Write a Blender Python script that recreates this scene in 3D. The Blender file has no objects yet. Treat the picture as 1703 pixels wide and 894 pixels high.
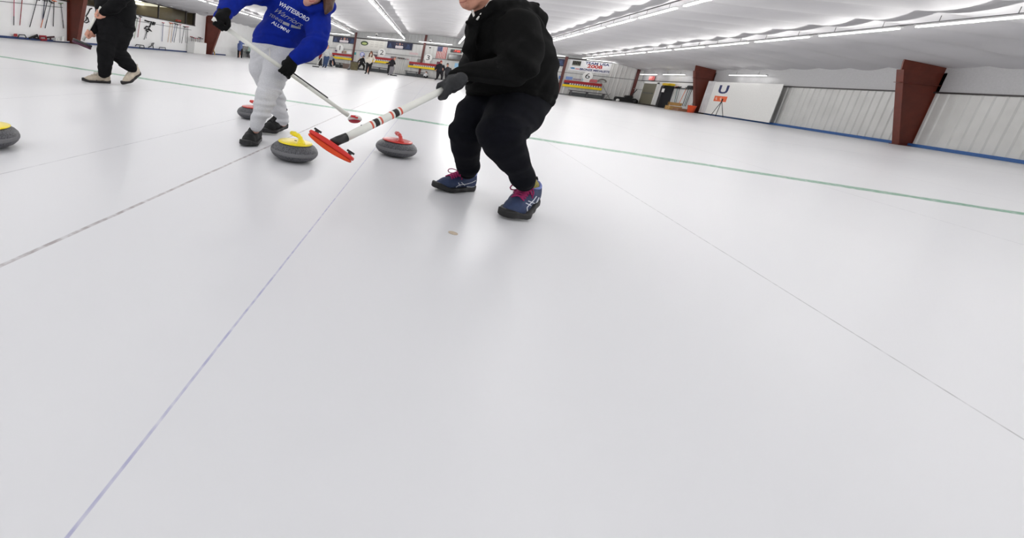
import bpy, bmesh, math, random
import numpy as np
from mathutils import Vector, Matrix
from mathutils.bvhtree import BVHTree
random.seed(7); np.random.seed(7)
S = bpy.context.scene
COL = S.collection
# ---------------------------------------------------------------- camera
CAM_H = .62                                  # camera held low above the ice
F, CX, CY = 691.93, 456.86, 248.65           # focal length and principal point of the lens
M = np.array([[0.9283323, 0.3544013, 0.1122444], [0.1823094, -0.1708793, -0.9682787], [-0.323979, 0.9193475, -0.2232433]])
cd = bpy.data.cameras.new('camera'); cam = bpy.data.objects.new('camera', cd); COL.objects.link(cam)
cd.sensor_width = 36; cd.sensor_fit = 'HORIZONTAL'; cd.lens = F*36/1703
cd.shift_x = (851.5-CX)/1703; cd.shift_y = (CY-447)/1703; cd.clip_start = .05; cd.clip_end = 200
mw = Matrix.Identity(4)
for i in range(3):
    mw[i][0] = M[0][i]; mw[i][1] = -M[1][i]; mw[i][2] = -M[2][i]
mw[2][3] = CAM_H
cam.matrix_world = mw
S.camera = cam
# ---------------------------------------------------------------- world and exposure
w = bpy.data.worlds.new('world'); S.world = w; w.use_nodes = True
w.node_tree.nodes['Background'].inputs[0].default_value = (.93, .96, 1, 1)
w.node_tree.nodes['Background'].inputs[1].default_value = .70     # ambient fill added from behind the camera, where no end wall is built
S.view_settings.view_transform = 'Standard'; S.view_settings.look = 'None'
S.view_settings.exposure = 0.24; S.view_settings.gamma = 1; S.view_settings.use_curve_mapping = False
def area(name, loc, sx, sy, power, rot=(0, 0, 0), col=(1, .985, .96)):
    l = bpy.data.lights.new(name, 'AREA'); l.shape = 'RECTANGLE'; l.size = sx; l.size_y = sy; l.energy = power; l.color = col
    o = bpy.data.objects.new(name, l); COL.objects.link(o); o.location = loc; o.rotation_euler = rot
    return o
ROWS = [(-12.1, 2.86), (-7.6, 3.16), (-3.06, 3.16), (1.45, 3.16), (6.0, 3.1), (10.5, 2.93)]
TUBE_STRENGTH, TUBE_WATTS = 2.0, 15.0        # the hall is lit by its own fluorescent tubes
# ---------------------------------------------------------------- helpers
def ray(px, py):
    return M.T @ np.array([px-CX, py-CY, F])
C0 = np.array([0, 0, CAM_H])
def onp(px, py, ax, v):                      # where a sight line meets the plane axis=v
    d = ray(px, py); t = (v-C0[ax])/d[ax]; return C0+d*t
def ice(px, py, z=0): return onp(px, py, 2, z)
def J(px, py, D):                            # point seen at a pixel, D metres deep
    return C0+ray(px, py)*(D/F)
def fice(px, py):                            # like ice(), but never beyond the far ice edge
    P = ice(px, py)
    if P[1] > 40.3 or P[1] < 0: P = onp(px, py, 1, 40.3)
    P[2] = 0; return P
def proj(P):
    c = M @ (np.array(P, float)-C0); return CX+F*c[0]/c[2], CY+F*c[1]/c[2], c[2]
def hexc(r, g, b):
    f = lambda c: (c/255/12.92 if c/255 <= .04045 else ((c/255+.055)/1.055)**2.4)
    return (f(r), f(g), f(b), 1)
MATS = {}
def mat(name, rgb, rough=.6, metal=0, var=.0, vscale=20, bump=0, bscale=60, spec=.5, emit=0, coat=0, alpha=1, sheen=0):
    if name in MATS: return MATS[name]
    m = bpy.data.materials.new(name); m.use_nodes = True; nt = m.node_tree; b = nt.nodes['Principled BSDF']
    c = hexc(*rgb); b.inputs['Base Color'].default_value = c
    b.inputs['Roughness'].default_value = rough; b.inputs['Metallic'].default_value = metal
    b.inputs['Specular IOR Level'].default_value = spec; b.inputs['Coat Weight'].default_value = coat
    if sheen: b.inputs['Sheen Weight'].default_value = sheen
    if emit: b.inputs['Emission Color'].default_value = c; b.inputs['Emission Strength'].default_value = emit
    tc = nt.nodes.new('ShaderNodeTexCoord')
    if not var and not emit: var = .04
    if var:
        n = nt.nodes.new('ShaderNodeTexNoise'); n.inputs['Scale'].default_value = vscale; n.inputs['Detail'].default_value = 4
        nt.links.new(tc.outputs['Object'], n.inputs['Vector'])
        mr = nt.nodes.new('ShaderNodeMapRange'); mr.inputs[1].default_value = .3; mr.inputs[2].default_value = .7
        mr.inputs[3].default_value = 1-var; mr.inputs[4].default_value = 1+var
        nt.links.new(n.outputs['Fac'], mr.inputs[0])
        mx = nt.nodes.new('ShaderNodeVectorMath'); mx.operation = 'SCALE'; mx.inputs[0].default_value = c[:3]
        nt.links.new(mr.outputs[0], mx.inputs['Scale']); nt.links.new(mx.outputs[0], b.inputs['Base Color'])
    if bump:
        n = nt.nodes.new('ShaderNodeTexNoise'); n.inputs['Scale'].default_value = bscale; n.inputs['Detail'].default_value = 3
        nt.links.new(tc.outputs['Object'], n.inputs['Vector'])
        bp = nt.nodes.new('ShaderNodeBump'); bp.inputs['Strength'].default_value = bump; bp.inputs['Distance'].default_value = .01
        nt.links.new(n.outputs['Fac'], bp.inputs['Height']); nt.links.new(bp.outputs[0], b.inputs['Normal'])
    MATS[name] = m; return m
def tag(o, label=None, cat=None, group=None, kind=None):
    if label: o['label'] = label
    if cat: o['category'] = cat
    if group: o['group'] = group
    if kind: o['kind'] = kind
    return o
def empty(name, loc=(0, 0, 0), label=None, cat=None, group=None, rz=0):
    o = bpy.data.objects.new(name, None); COL.objects.link(o); o.location = [float(v) for v in loc]; o.rotation_euler = (0, 0, rz)
    o.empty_display_size = .1
    return tag(o, label, cat, group)
def world_of(p):
    m = Matrix.Identity(4)
    while p is not None:
        m = Matrix.LocRotScale(p.location, p.rotation_euler, p.scale) @ m; p = p.parent
    return m
class MB:
    """collects shapes given in world coordinates (or local ones) into one mesh"""
    def __init__(s): s.v = []; s.f = []
    def add(s, vs, fs):
        n = len(s.v); s.v += [tuple(map(float, v)) for v in vs]; s.f += [tuple(i+n for i in f) for f in fs]; return s
    def box(s, a, b, bev=0):
        a = np.minimum(a, b), np.maximum(a, b); lo, hi = a
        if bev <= 0:
            v = [(x, y, z) for x in (lo[0], hi[0]) for y in (lo[1], hi[1]) for z in (lo[2], hi[2])]
            return s.add(v, [(0, 1, 3, 2), (4, 6, 7, 5), (0, 4, 5, 1), (2, 3, 7, 6), (0, 2, 6, 4), (1, 5, 7, 3)])
        bm = bmesh.new(); bmesh.ops.create_cube(bm, size=1)
        for q in bm.verts: q.co = Vector([(lo[i]+hi[i])/2+q.co[i]*(hi[i]-lo[i]) for i in range(3)])
        bmesh.ops.bevel(bm, geom=bm.edges[:], offset=bev, segments=2, affect='EDGES'); return s.bm(bm)
    def bm(s, bm):
        bm.verts.index_update(); s.add([q.co for q in bm.verts], [[q.index for q in f.verts] for f in bm.faces]); bm.free(); return s
    def tube(s, pts, r, n=10, cap=True):
        pts = [np.array(p, float) for p in pts]; k = len(pts); rr = r if hasattr(r, '__len__') else [r]*k
        t0 = pts[1]-pts[0]; t0 /= np.linalg.norm(t0); u = np.cross(t0, [0, 0, 1.]); 
        if np.linalg.norm(u) < 1e-3: u = np.cross(t0, [0, 1., 0])
        u /= np.linalg.norm(u); vs = []; fs = []
        for i, p in enumerate(pts):
            t = pts[min(i+1, k-1)]-pts[max(i-1, 0)]; t /= np.linalg.norm(t)
            u = u-t*(u@t); u /= np.linalg.norm(u); v = np.cross(t, u)
            vs += [p+rr[i]*(math.cos(a)*u+math.sin(a)*v) for a in [2*math.pi*j/n for j in range(n)]]
        for i in range(k-1):
            for j in range(n): fs.append((i*n+j, i*n+(j+1) % n, (i+1)*n+(j+1) % n, (i+1)*n+j))
        if cap: fs += [tuple(range(n))[::-1], tuple(range((k-1)*n, k*n))]
        return s.add(vs, fs)
    def prism(s, poly, d):                   # planar polygon of 3d points extruded by vector d
        poly = [np.array(p, float) for p in poly]; n = len(poly); d = np.array(d, float)
        return s.add(poly+[p+d for p in poly], [tuple(range(n))[::-1], tuple(range(n, 2*n))]+[(i, (i+1) % n, n+(i+1) % n, n+i) for i in range(n)])
    def lathe(s, prof, c=(0, 0, 0), n=48):
        vs = []; fs = []; k = len(prof)
        for r, z in prof: vs += [(c[0]+r*math.cos(2*math.pi*j/n), c[1]+r*math.sin(2*math.pi*j/n), c[2]+z) for j in range(n)]
        for i in range(k-1):
            for j in range(n): fs.append((i*n+j, i*n+(j+1) % n, (i+1)*n+(j+1) % n, (i+1)*n+j))
        fs += [tuple(range(n))[::-1], tuple(range((k-1)*n, k*n))]
        return s.add(vs, fs)
    def build(s, name, m, parent=None, smooth=False, local=False):
        me = bpy.data.meshes.new(name); v = s.v
        if parent is not None and not local:
            inv = world_of(parent).inverted(); v = [inv @ Vector(q) for q in v]
        me.from_pydata(v, [], s.f); me.update()
        bm = bmesh.new(); bm.from_mesh(me); bmesh.ops.recalc_face_normals(bm, faces=bm.faces); bm.to_mesh(me); bm.free()
        if smooth:
            me.polygons.foreach_set('use_smooth', [True]*len(me.polygons))
        me.materials.append(m); o = bpy.data.objects.new(name, me); COL.objects.link(o)
        if parent is not None: o.parent = parent
        return o
def copy_tree(o, parent=None):
    c = o.copy(); COL.objects.link(c); c.parent = parent
    for ch in [x for x in bpy.data.objects if x.parent == o]: copy_tree(ch, c)
    return c
def text_mesh(txt, size=1, shear=0, bold=0, spacing=1.0):
    cu = bpy.data.curves.new('t', 'FONT'); cu.body = txt; cu.size = size; cu.shear = shear; cu.offset = bold; cu.space_character = spacing
    cu.align_x = 'CENTER'; cu.align_y = 'CENTER'; cu.resolution_u = 3
    o = bpy.data.objects.new('t', cu); COL.objects.link(o)
    bpy.context.view_layer.update()
    dg = bpy.context.evaluated_depsgraph_get(); me = o.evaluated_get(dg).to_mesh()
    v = [tuple(q.co) for q in me.vertices]; f = [tuple(p.vertices) for p in me.polygons]
    o.evaluated_get(dg).to_mesh_clear(); bpy.data.objects.remove(o); bpy.data.curves.remove(cu)
    return v, f
ORD = ['first', 'second', 'third', 'fourth', 'fifth', 'sixth', 'seventh', 'eighth', 'ninth', 'tenth', 'eleventh', 'twelfth', 'thirteenth', 'fourteenth', 'fifteenth', 'sixteenth', 'seventeenth', 'eighteenth']
# ================================================================ THE HALL
YF, XL, XR, YB = 41.75, -16.65, 15.4, -3.0
# ---- ice with the painted lines under it
def ice_material():
    m = bpy.data.materials.new('ice'); m.use_nodes = True; nt = m.node_tree; N = nt.nodes; Lk = nt.links
    b = N['Principled BSDF']; tc = N.new('ShaderNodeTexCoord'); sp = N.new('ShaderNodeSeparateXYZ'); Lk.new(tc.outputs['Object'], sp.inputs[0])
    def mt(op, a, b_=None, c_=None):
        n = N.new('ShaderNodeMath'); n.operation = op
        for i, q in enumerate((a, b_, c_)):
            if q is None: continue
            if isinstance(q, (int, float)): n.inputs[i].default_value = q
            else: Lk.new(q, n.inputs[i])
        return n.outputs[0]
    def noise(scale, detail=3, rough=.5):
        n = N.new('ShaderNodeTexNoise'); n.inputs['Scale'].default_value = scale; n.inputs['Detail'].default_value = detail
        n.inputs['Roughness'].default_value = rough
        Lk.new(tc.outputs['Object'], n.inputs['Vector']); return n.outputs['Fac']
    big = noise(.35, 4); fine = noise(30, 3); brk = noise(25, 2); wob = noise(3, 2)
    base = N.new('ShaderNodeMix'); base.data_type = 'RGBA'
    base.inputs[6].default_value = hexc(216, 217, 220); base.inputs[7].default_value = hexc(225, 225, 227)
    Lk.new(big, base.inputs[0]); col = base.outputs[2]
    def line(col, axis, c, wd, rgb, strength, lo=.35, hi=.6):
        co = sp.outputs[axis]
        d = mt('ABSOLUTE', mt('SUBTRACT', mt('ADD', co, mt('MULTIPLY', mt('SUBTRACT', wob, .5), wd*.6)), c))
        e = N.new('ShaderNodeMapRange'); e.interpolation_type = 'SMOOTHSTEP'
        Lk.new(d, e.inputs[0]); e.inputs[1].default_value = wd*.35; e.inputs[2].default_value = wd*.65; e.inputs[3].default_value = 1; e.inputs[4].default_value = 0
        q = N.new('ShaderNodeMapRange'); Lk.new(brk, q.inputs[0]); q.inputs[1].default_value = lo; q.inputs[2].default_value = hi; q.inputs[3].default_value = .35; q.inputs[4].default_value = 1
        f = mt('MULTIPLY', mt('MULTIPLY', e.outputs[0], q.outputs[0]), strength)
        mx = N.new('ShaderNodeMix'); mx.data_type = 'RGBA'; Lk.new(f, mx.inputs[0]); Lk.new(col, mx.inputs[6]); mx.inputs[7].default_value = hexc(*rgb)
        return mx.outputs[2]
    col = line(col, 1, 5.565, .19, (88, 150, 120), 1.0, .3, .5)
    col = line(col, 0, -.967, .015, (140, 128, 128), .75)
    col = line(col, 0, -.324, .0055, (150, 150, 190), .7)
    col = line(col, 0, 1.315, .006, (150, 150, 152), .7)
    col = line(col, 0, -1.62, .008, (160, 160, 165), .6)
    col = line(col, 0, -3.32, .010, (165, 165, 170), .6)
    for x in (3.55, 5.8, 8.05, 10.3, 12.6, -5.57, -7.85, -10.1): col = line(col, 0, x, .012, (165, 165, 170), .5)
    for y in (11.9, 34.0): col = line(col, 1, y, .09, (170, 180, 185), .35)
    Lk.new(col, b.inputs['Base Color'])
    b.inputs['Roughness'].default_value = .22; b.inputs['IOR'].default_value = 1.31; b.inputs['Specular IOR Level'].default_value = .3

    r = N.new('ShaderNodeMapRange'); Lk.new(fine, r.inputs[0]); r.inputs[3].default_value = .30; r.inputs[4].default_value = .32; Lk.new(r.outputs[0], b.inputs['Roughness'])
    return m
fl = MB(); fl.box((XL-.3, YB, -.3), (XR+.3, YF+.3, 0)); o = fl.build('floor', ice_material()); tag(o, 'white pebbled ice sheet with thin painted lines and a green hog line', kind='structure')
# ---- corrugated liner panels
def panel_mesh(mb, p0, p1, z0, z1, nrm, pitch=.3, depth=.03):
    p0 = np.array(p0, float); p1 = np.array(p1, float); L = np.linalg.norm(p1-p0); t = (p1-p0)/L; nrm = np.array(nrm, float)
    pts = []; s = 0
    while s < L-1e-6:
        for a, d in ((0, 0), (pitch*.62, 0), (pitch*.7, depth), (pitch*.92, depth)):
            if s+a < L: pts.append(p0+t*(s+a)+nrm*d)
        s += pitch
    pts.append(p1); n = len(pts)
    vs = [(p[0], p[1], z0) for p in pts]+[(p[0], p[1], z1) for p in pts]
    mb.add(vs, [(i, i+1, n+i+1, n+i) for i in range(n-1)])
wallw = mat('white_liner_panel', (202, 202, 200), .45, var=.05, vscale=1.5)
wallg = mat('grey_liner_panel', (165, 166, 166), .5, var=.06, vscale=1.5)
smoothw = mat('white_painted_board', (243, 243, 243), .4, var=.02, vscale=2)
redst = mat('red_oxide_steel', (98, 40, 26), .45, var=.15, vscale=4)
drk = mat('dark_steel', (45, 40, 40), .5)
mb = MB(); panel_mesh(mb, (XL, YF, 0), (XR, YF, 0), .0, 3.0, (0, -1, 0)); mb.box((XL-.3, YF+.02, -.1), (XR+.3, YF+.3, 4.4))
o = mb.build('wall_far', wallw); tag(o, 'far end wall of white ribbed metal panels', kind='structure')
mb = MB(); mb.box((XL, YF-.05, 2.93), (XR, YF+.0, 3.03)); o = mb.build('trim_1', drk); tag(o, 'dark steel rail high along the far wall', kind='structure')
mb = MB(); mb.box((XL, YF-.045, 1.8), (XR, YF-.001, 1.845)); o = mb.build('trim_2', mat('grey_steel_rail', (110, 112, 112), .4)); tag(o, 'grey rail halfway up the far wall', kind='structure')
mb = MB(); panel_mesh(mb, (XL, YF-.02, 0), (XR, YF-.02, 0), 3.03, 4.3, (0, -1, 0)); o = mb.build('wall_gable', wallg); tag(o, 'grey ribbed gable strip over the far wall rail', kind='structure')
mb = MB(); mb.box((XR+.03, YB, -.1), (XR+.3, YF+.2, 3.2)); panel_mesh(mb, (XR, YF, 0), (XR, YB, 0), 0, 1.8, (-1, 0, 0)); o = mb.build('wall_right', wallw); tag(o, 'right side wall of white ribbed panels', kind='structure')
mb = MB(); mb.box((XR-.02, YB, 1.8), (XR+.04, YF, 3.0)); o = mb.build('wall_right_upper', mat('grey_vinyl', (176, 176, 178), .5)); tag(o, 'upper strip of the right side wall in grey vinyl', kind='structure')
mb = MB(); mb.box((XR-.06, YB, 1.79), (XR, YF, 1.84)); o = mb.build('trim_3', drk); tag(o, 'thin dark rail along the right side wall', kind='structure')
# left wall: white dado, viewing windows above from Y=10 to Y=27.2, plain white beyond
YW1 = 27.0
mb = MB(); mb.box((XL-.2, YB, -.1), (XL, YW1, 1.9)); mb.box((XL-.2, YW1, -.1), (XL, YF+.2, 3.3)); mb.box((XL-.2, YB, 2.75), (XL, YW1, 3.3))
o = mb.build('wall_left', smoothw); tag(o, 'left side wall of smooth white board below the viewing windows', kind='structure')
mb = MB()
for y in np.arange(-2, YW1, 3.1): mb.box((XL-.14, y-.03, 1.9), (XL-.04, y+.03, 2.75))
mb.box((XL-.16, YB, 1.88), (XL+.05, YW1, 1.93)); mb.box((XL-.16, YB, 2.72), (XL+.03, YW1, 2.78)); mb.box((XL-.16, YW1-.12, 1.9), (XL+.01, YW1, 2.75))
o = mb.build('window_1', drk); tag(o, 'long band of dark framed viewing windows in the left wall', kind='structure')
gm = bpy.data.materials.new('window_glass'); gm.use_nodes = True; gb = gm.node_tree.nodes['Principled BSDF']
gb.inputs['Base Color'].default_value = (.8, .85, .82, 1); gb.inputs['Roughness'].default_value = .03; gb.inputs['Transmission Weight'].default_value = 1; gb.inputs['IOR'].default_value = 1.1
g = MB(); g.box((XL-.09, YB, 1.93), (XL-.085, YW1-.1, 2.72)); go = g.build('window_pane', gm, o)
# room behind the viewing windows
mb = MB(); mb.box((XL-7, YB, 1.0), (XL-6.9, YW1+1, 3.6)); mb.box((XL-7, YW1, 1.0), (XL-.2, YW1+.1, 3.6)); mb.box((XL-7, YB, 1.0), (XL-.2, YB+.1, 3.6))
o = mb.build('wall_lounge', mat('lounge_olive', (118, 108, 88), .7, var=.1)); tag(o, 'olive walls of the lounge behind the viewing windows', kind='structure')
mb = MB(); mb.box((XL-7, YB, 3.1), (XL-.2, YW1+1, 3.2)); o = mb.build('ceiling_lounge', mat('lounge_ceiling', (120, 116, 104), .8)); tag(o, 'ceiling of the lounge behind the windows', kind='structure')
mb = MB(); mb.box((XL-7, YB, .95), (XL-.2, YW1+1, 1.0)); o = mb.build('floor_lounge', mat('lounge_floor', (90, 70, 55), .6)); tag(o, 'floor of the lounge behind the windows', kind='structure')
area('lounge_light', (XL-3.5, 15, 3.0), 3, 24, 190, col=(1, .9, .72))
# blue kerbs along both side walls
blue = mat('blue_kerb_foam', (40, 62, 110), .6)
mb = MB(); mb.box((XL, YB, 0), (XL+.09, YW1+5, .09), .01); o = mb.build('trim_4', blue); tag(o, 'blue foam kerb along the left wall', kind='structure')
mb = MB(); mb.box((XR-.1, YB, 0), (XR, 32.2, .1), .01); o = mb.build('trim_5', mat('blue_kerb_bright', (45, 90, 150), .6)); tag(o, 'blue foam kerb along the right wall', kind='structure')
mb = MB(); mb.box((XL, YF-.25, 0), (XR, YF, .10)); o = mb.build('baseboard_far', mat('grey_kerb', (120, 122, 122), .7)); tag(o, 'grey kerb along the far wall', kind='structure')
mb = MB(); mb.box((XR-.3, 32.2, 0), (XR, YF, .10)); o = mb.build('baseboard_right', mat('black_kerb', (60, 55, 52), .7)); tag(o, 'dark kerb along the right wall beyond the red frame', kind='structure')
# ---- ceiling: white vinyl hung in shallow scallops between the purlins
CX_, CZ_ = [-16.9, -12, -7.5, -.6, 6, 10.6, 13.2, 15.7], [2.75, 3.15, 3.55, 3.9, 3.5, 3.24, 2.98, 2.55]
def zc(x): return np.interp(x, CX_, CZ_)
ys = np.arange(YB, YF+.01, .15); xs = np.linspace(-16.9, 15.7, 110); vs = []; fs = []
ph = np.random.rand(40)*.6
for y in ys:
    u = y/1.5; k = int(math.floor(u)) % 40
    for x in xs:
        s = abs(math.sin(math.pi*u)); sag = .12*s**.8*(.75+.35*ph[k]) + .02*math.sin(x*.9+k*1.7)*s
        vs.append((x, y, zc(x)-sag+.07))
nx = len(xs)
for j in range(len(ys)-1):
    for i in range(nx-1): fs.append((j*nx+i, j*nx+i+1, (j+1)*nx+i+1, (j+1)*nx+i))
mb = MB(); mb.add(vs, fs); cm = mat('white_vinyl_ceiling', (205, 204, 206), .6, var=.05, vscale=.6, spec=.2)
o = mb.build('ceiling', cm, smooth=True); tag(o, 'white vinyl ceiling hanging in shallow transverse folds', kind='structure')
mb = MB(); mb.box((-17, YB, 4.35), (16, YF+.3, 4.45)); o = mb.build('ceiling_deck', wallg); tag(o, 'roof deck over the vinyl ceiling', kind='structure')
# ---- red steel frames: tapered columns with flanges and a haunch
def frame(side, Y, base_d, top_d, ztop, label, n):
    X = XL if side < 0 else XR; s = 1 if side < 0 else -1
    root = empty('steel_column', (X, Y, 0), label, 'steel column')
    w = MB(); w.prism([(X, Y-.012, 0), (X+s*base_d, Y-.012, 0), (X+s*top_d, Y-.012, ztop), (X, Y-.012, ztop)], (0, .024, 0)); w.build('web', redst, root)
    f = MB(); f.prism([(X+s*base_d, Y-.12, 0), (X+s*(base_d+.02), Y-.12, 0), (X+s*(top_d+.02), Y-.12, ztop), (X+s*top_d, Y-.12, ztop)], (0, .24, 0)); f.build('inner_flange', redst, root)
    f = MB(); f.box((X, Y-.12, 0), (X+s*.02, Y+.12, ztop)); f.build('outer_flange', redst, root)
    r = MB(); r.prism([(X+s*.02, Y-.02, ztop), (X+s*top_d, Y-.02, ztop), (X+s*(top_d+.03), Y-.02, ztop+.25), (X+s*(top_d+.03), Y-.02, ztop+.6), (X+s*.02, Y-.02, ztop+.6)], (0, .04, 0)); r.build('haunch', redst, root)
    b = MB(); b.box((X+s*.0, Y-.14, 0), (X+s*(base_d+.08), Y+.14, .02)); b.build('base_plate', redst, root)
    st = MB(); st.box((X+s*.02, Y-.1, ztop-.42), (X+s*(top_d-.02), Y+.1, ztop-.405)); st.build('stiffener', redst, root)
    return root
frame(-1, 15.8, .55, 1.15, 2.75, 'red steel column on the left wall, behind the person in tan shoes', 0)
frame(-1, 28.6, .60, 1.5, 2.75, 'red steel column on the left wall, beside the white bin', 0)
frame(1, 32.6, .35, 1.0, 2.45, 'red steel column on the right wall, left of the white hanging sheet', 0)
frame(1, 20.6, .35, 1.0, 2.45, 'red steel column nearest the camera on the right wall', 0)
# slim columns on the far wall
for px, ytop, ztop, lab in ((594, 60, 3.5, 'slim red column between scoreboards one and two'), (698, 90, 3.85, 'slim red column behind scoreboard three'), (937, 128, 3.1, 'slim red column left of the bronze medal banner'), (1061, 140, 2.7, 'slim red column in the far right corner')):
    X = onp(px, ytop, 1, YF-.2)[0]
    X = {594: -7.75, 698: -1.35, 937: 9.95, 1061: 15.0}[px]
    root = empty('wall_column', (X, YF-.2, 0), lab, 'steel column')
    a = MB(); a.box((X-.1, YF-.095, 0), (X+.1, YF-.08, ztop)); a.build('front_flange', mat('dark_red_steel', (86, 36, 32), .5, var=.1), root)
    a = MB(); a.box((X-.012, YF-.08, 0), (X+.012, YF-.06, ztop)); a.build('web', MATS['dark_red_steel'], root)
    a = MB(); a.box((X-.1, YF-.06, 0), (X+.1, YF-.04, ztop)); a.build('back_flange', MATS['dark_red_steel'], root)
# ---- rows of fluorescent fixtures
tubem = bpy.data.materials.new('lit_tube'); tubem.use_nodes = True; e = tubem.node_tree.nodes['Principled BSDF']
e.inputs['Emission Color'].default_value = (1, .99, .97, 1); e.inputs['Emission Strength'].default_value = TUBE_STRENGTH; e.inputs['Base Color'].default_value = (.9, .9, .9, 1)
housem = mat('fixture_white', (190, 190, 190), .4); pipe = mat('grey_conduit', (95, 95, 95), .4)
ROWN = ['leftmost row', 'second row from the left wall', 'third row from the left wall', 'third row from the right wall', 'second row from the right wall', 'row nearest the right wall']
def tube_lamps(x, y0, y1, z, axis=1, watts=TUBE_WATTS):
    for u in (.17, .5, .83):
        l = bpy.data.lights.new('tube_lamp', 'POINT'); l.energy = watts*.667; l.color = (1, .985, .96); l.shadow_soft_size = 0
        o = bpy.data.objects.new('tube_lamp', l); COL.objects.link(o); v = y0+(y1-y0)*u; o.location = (x, v, z-.14) if axis == 1 else (v, x, z-.14)
def fixture(x, y0, y1, z, label, grp, axis=1, ref=None):
    c = (x, (y0+y1)/2, z) if axis == 1 else ((y0+y1)/2, x, z)
    if ref is None:
        root = empty('ceiling_light', c, label, 'ceiling light', grp); L = (y1-y0)/2
        t = lambda u, v, w_: (c[0]+(v if axis == 1 else u), c[1]+(u if axis == 1 else v), c[2]+w_)
        h = MB(); h.prism([t(-L, -.07, .05), t(-L, -.045, .09), t(-L, .045, .09), t(-L, .07, .05)], np.array(t(L, 0, 0))-np.array(t(-L, 0, 0))); h.build('housing', housem, root)
        h = MB(); h.tube([t(-L+.03, .02, .03), t(L-.03, .02, .03)], .017, 8); h.build('tube', tubem, root)
        h = MB(); h.tube([t(-L+.03, -.02, .03), t(L-.03, -.02, .03)], .017, 8); h.build('tube', tubem, root)
        for u in (-L*.6, L*.6):
            h = MB(); h.tube([t(u, 0, .085), t(u, 0, .24)], .006, 6); h.build('hanger', pipe, root)
        return root
    r = copy_tree(ref); r.location = c; tag(r, label, 'ceiling light', grp); return r
ref = None
for i, (x, z) in enumerate(ROWS):
    k = 0; y = 39.6
    while y > -3:
        y0, y1 = y-2.35, y
        tube_lamps(x, y0, y1, z)
        a = proj((x, max(y0, 1), z)); b = proj((x, y1, z))
        vis = y > 2 and b[2] > 0 and b[0] > -20 and b[1] > -30 and b[0] < 1720
        if vis:
            lab = '%s light from the far wall in the %s' % (ORD[k], ROWN[i])
            f = fixture(x, y0, y1, z, lab, 'fluorescent lights in the ' + ROWN[i], ref=ref); ref = ref or f
        k += 1; y -= 2.72
    mb = MB(); zt = z+(.24 if 0 < i < 5 else .10); mb.tube([(x, 3, zt), (x, 39.8, zt)], .02, 6); o = mb.build('conduit', pipe); tag(o, 'grey conduit carrying the %s of lights' % ROWN[i], 'conduit', 'conduits over the light rows')
rt = None
for X0, X1, Y, z, lab in ((-11.6, -8.2, YF-.6, 3.12, 'light along the far wall above the leftmost navy banner'), (-6.6, -3.1, YF-.6, 3.12, 'light along the far wall above the sponsor board'), (-1.9, 1.0, YF-.6, 3.12, 'light along the far wall above the flag'), (7.9, 9.7, YF-.6, 3.05, 'light along the far wall above the navy banner on the right'), (11.2, 13.4, YF-.6, 2.95, 'light along the far wall above the bronze medal banner')):
    tube_lamps(Y, X0, X1, z, 0, 5)
    fixture(Y, X0, X1, z, lab, 'fluorescent lights along the far wall', axis=0)
for y0, y1, lab in ((39.3, 42.0, 'light on the right wall above the exit sign'), (35.6, 38.4, 'light on the right wall above the black cabinet'), (28.4, 31.2, 'light on the right wall above the white hanging sheet')):
    tube_lamps(XR-.35, y0-.6, y1-.6, 2.24, 1, 3)
    fixture(XR-.35, y0-.6, y1-.6, 2.24, lab, 'fluorescent lights along the right wall')
# ================================================================ ORGANIC SHAPES: distance fields turned into meshes
def cap(P, a, b, ra, rb):
    a = np.array(a, np.float32); b = np.array(b, np.float32); ab = b-a; h = np.clip(((P-a)@ab)/max(float(ab@ab), 1e-9), 0, 1)
    return np.linalg.norm(P-a-h[:, None]*ab, axis=1)-(ra+(rb-ra)*h)
def ell(P, c, r, R=None):
    q = P-np.array(c, np.float32)
    if R is not None: q = q@np.array(R, np.float32)      # columns of R are the ellipsoid axes
    r = np.array(r, np.float32); k0 = np.linalg.norm(q/r, axis=1); k1 = np.linalg.norm(q/(r*r), axis=1)
    return k0*(k0-1)/np.maximum(k1, 1e-6)
def smin(a, b, k):
    h = np.maximum(k-np.abs(a-b), 0)/k; return np.minimum(a, b)-h*h*k*.25
def smax(a, b, k): return -smin(-a, -b, k)
def chain(pts, k=.03):
    if len(pts) == 1: pts = pts*2
    def f(P):
        d = None
        for (a, ra), (b, rb) in zip(pts[:-1], pts[1:]):
            e = cap(P, a, b, ra, rb); d = e if d is None else smin(d, e, k*.3)
        return d
    return f
def union(fs, k=.03):
    def f(P):
        d = None
        for g in fs:
            e = g(P); d = e if d is None else smin(d, e, k)
        return d
    return f
def folds(P, amp, dirv, fr, seed=0):
    dirv = np.array(dirv, np.float32); dirv = dirv/np.linalg.norm(dirv); s = P@dirv
    w = np.sin(P[:, 0]*17+seed)+np.sin(P[:, 1]*14+seed*2.1)+np.sin(P[:, 2]*15+seed*1.3)
    a = np.sin(s*fr+w*1.3+seed); b = np.sin(s*fr*1.9+w*2.1+seed*3)
    m = .5+.5*np.sin(P[:, 0]*9+P[:, 2]*11+P[:, 1]*8+seed*1.7)
    return amp*m*(a*.7+b*.4)
def bounds(pts, pad=.03):
    c = np.array([p for p, r in pts]); r = np.array([r for p, r in pts])[:, None]
    return (c-r).min(0)-pad, (c+r).max(0)+pad
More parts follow.
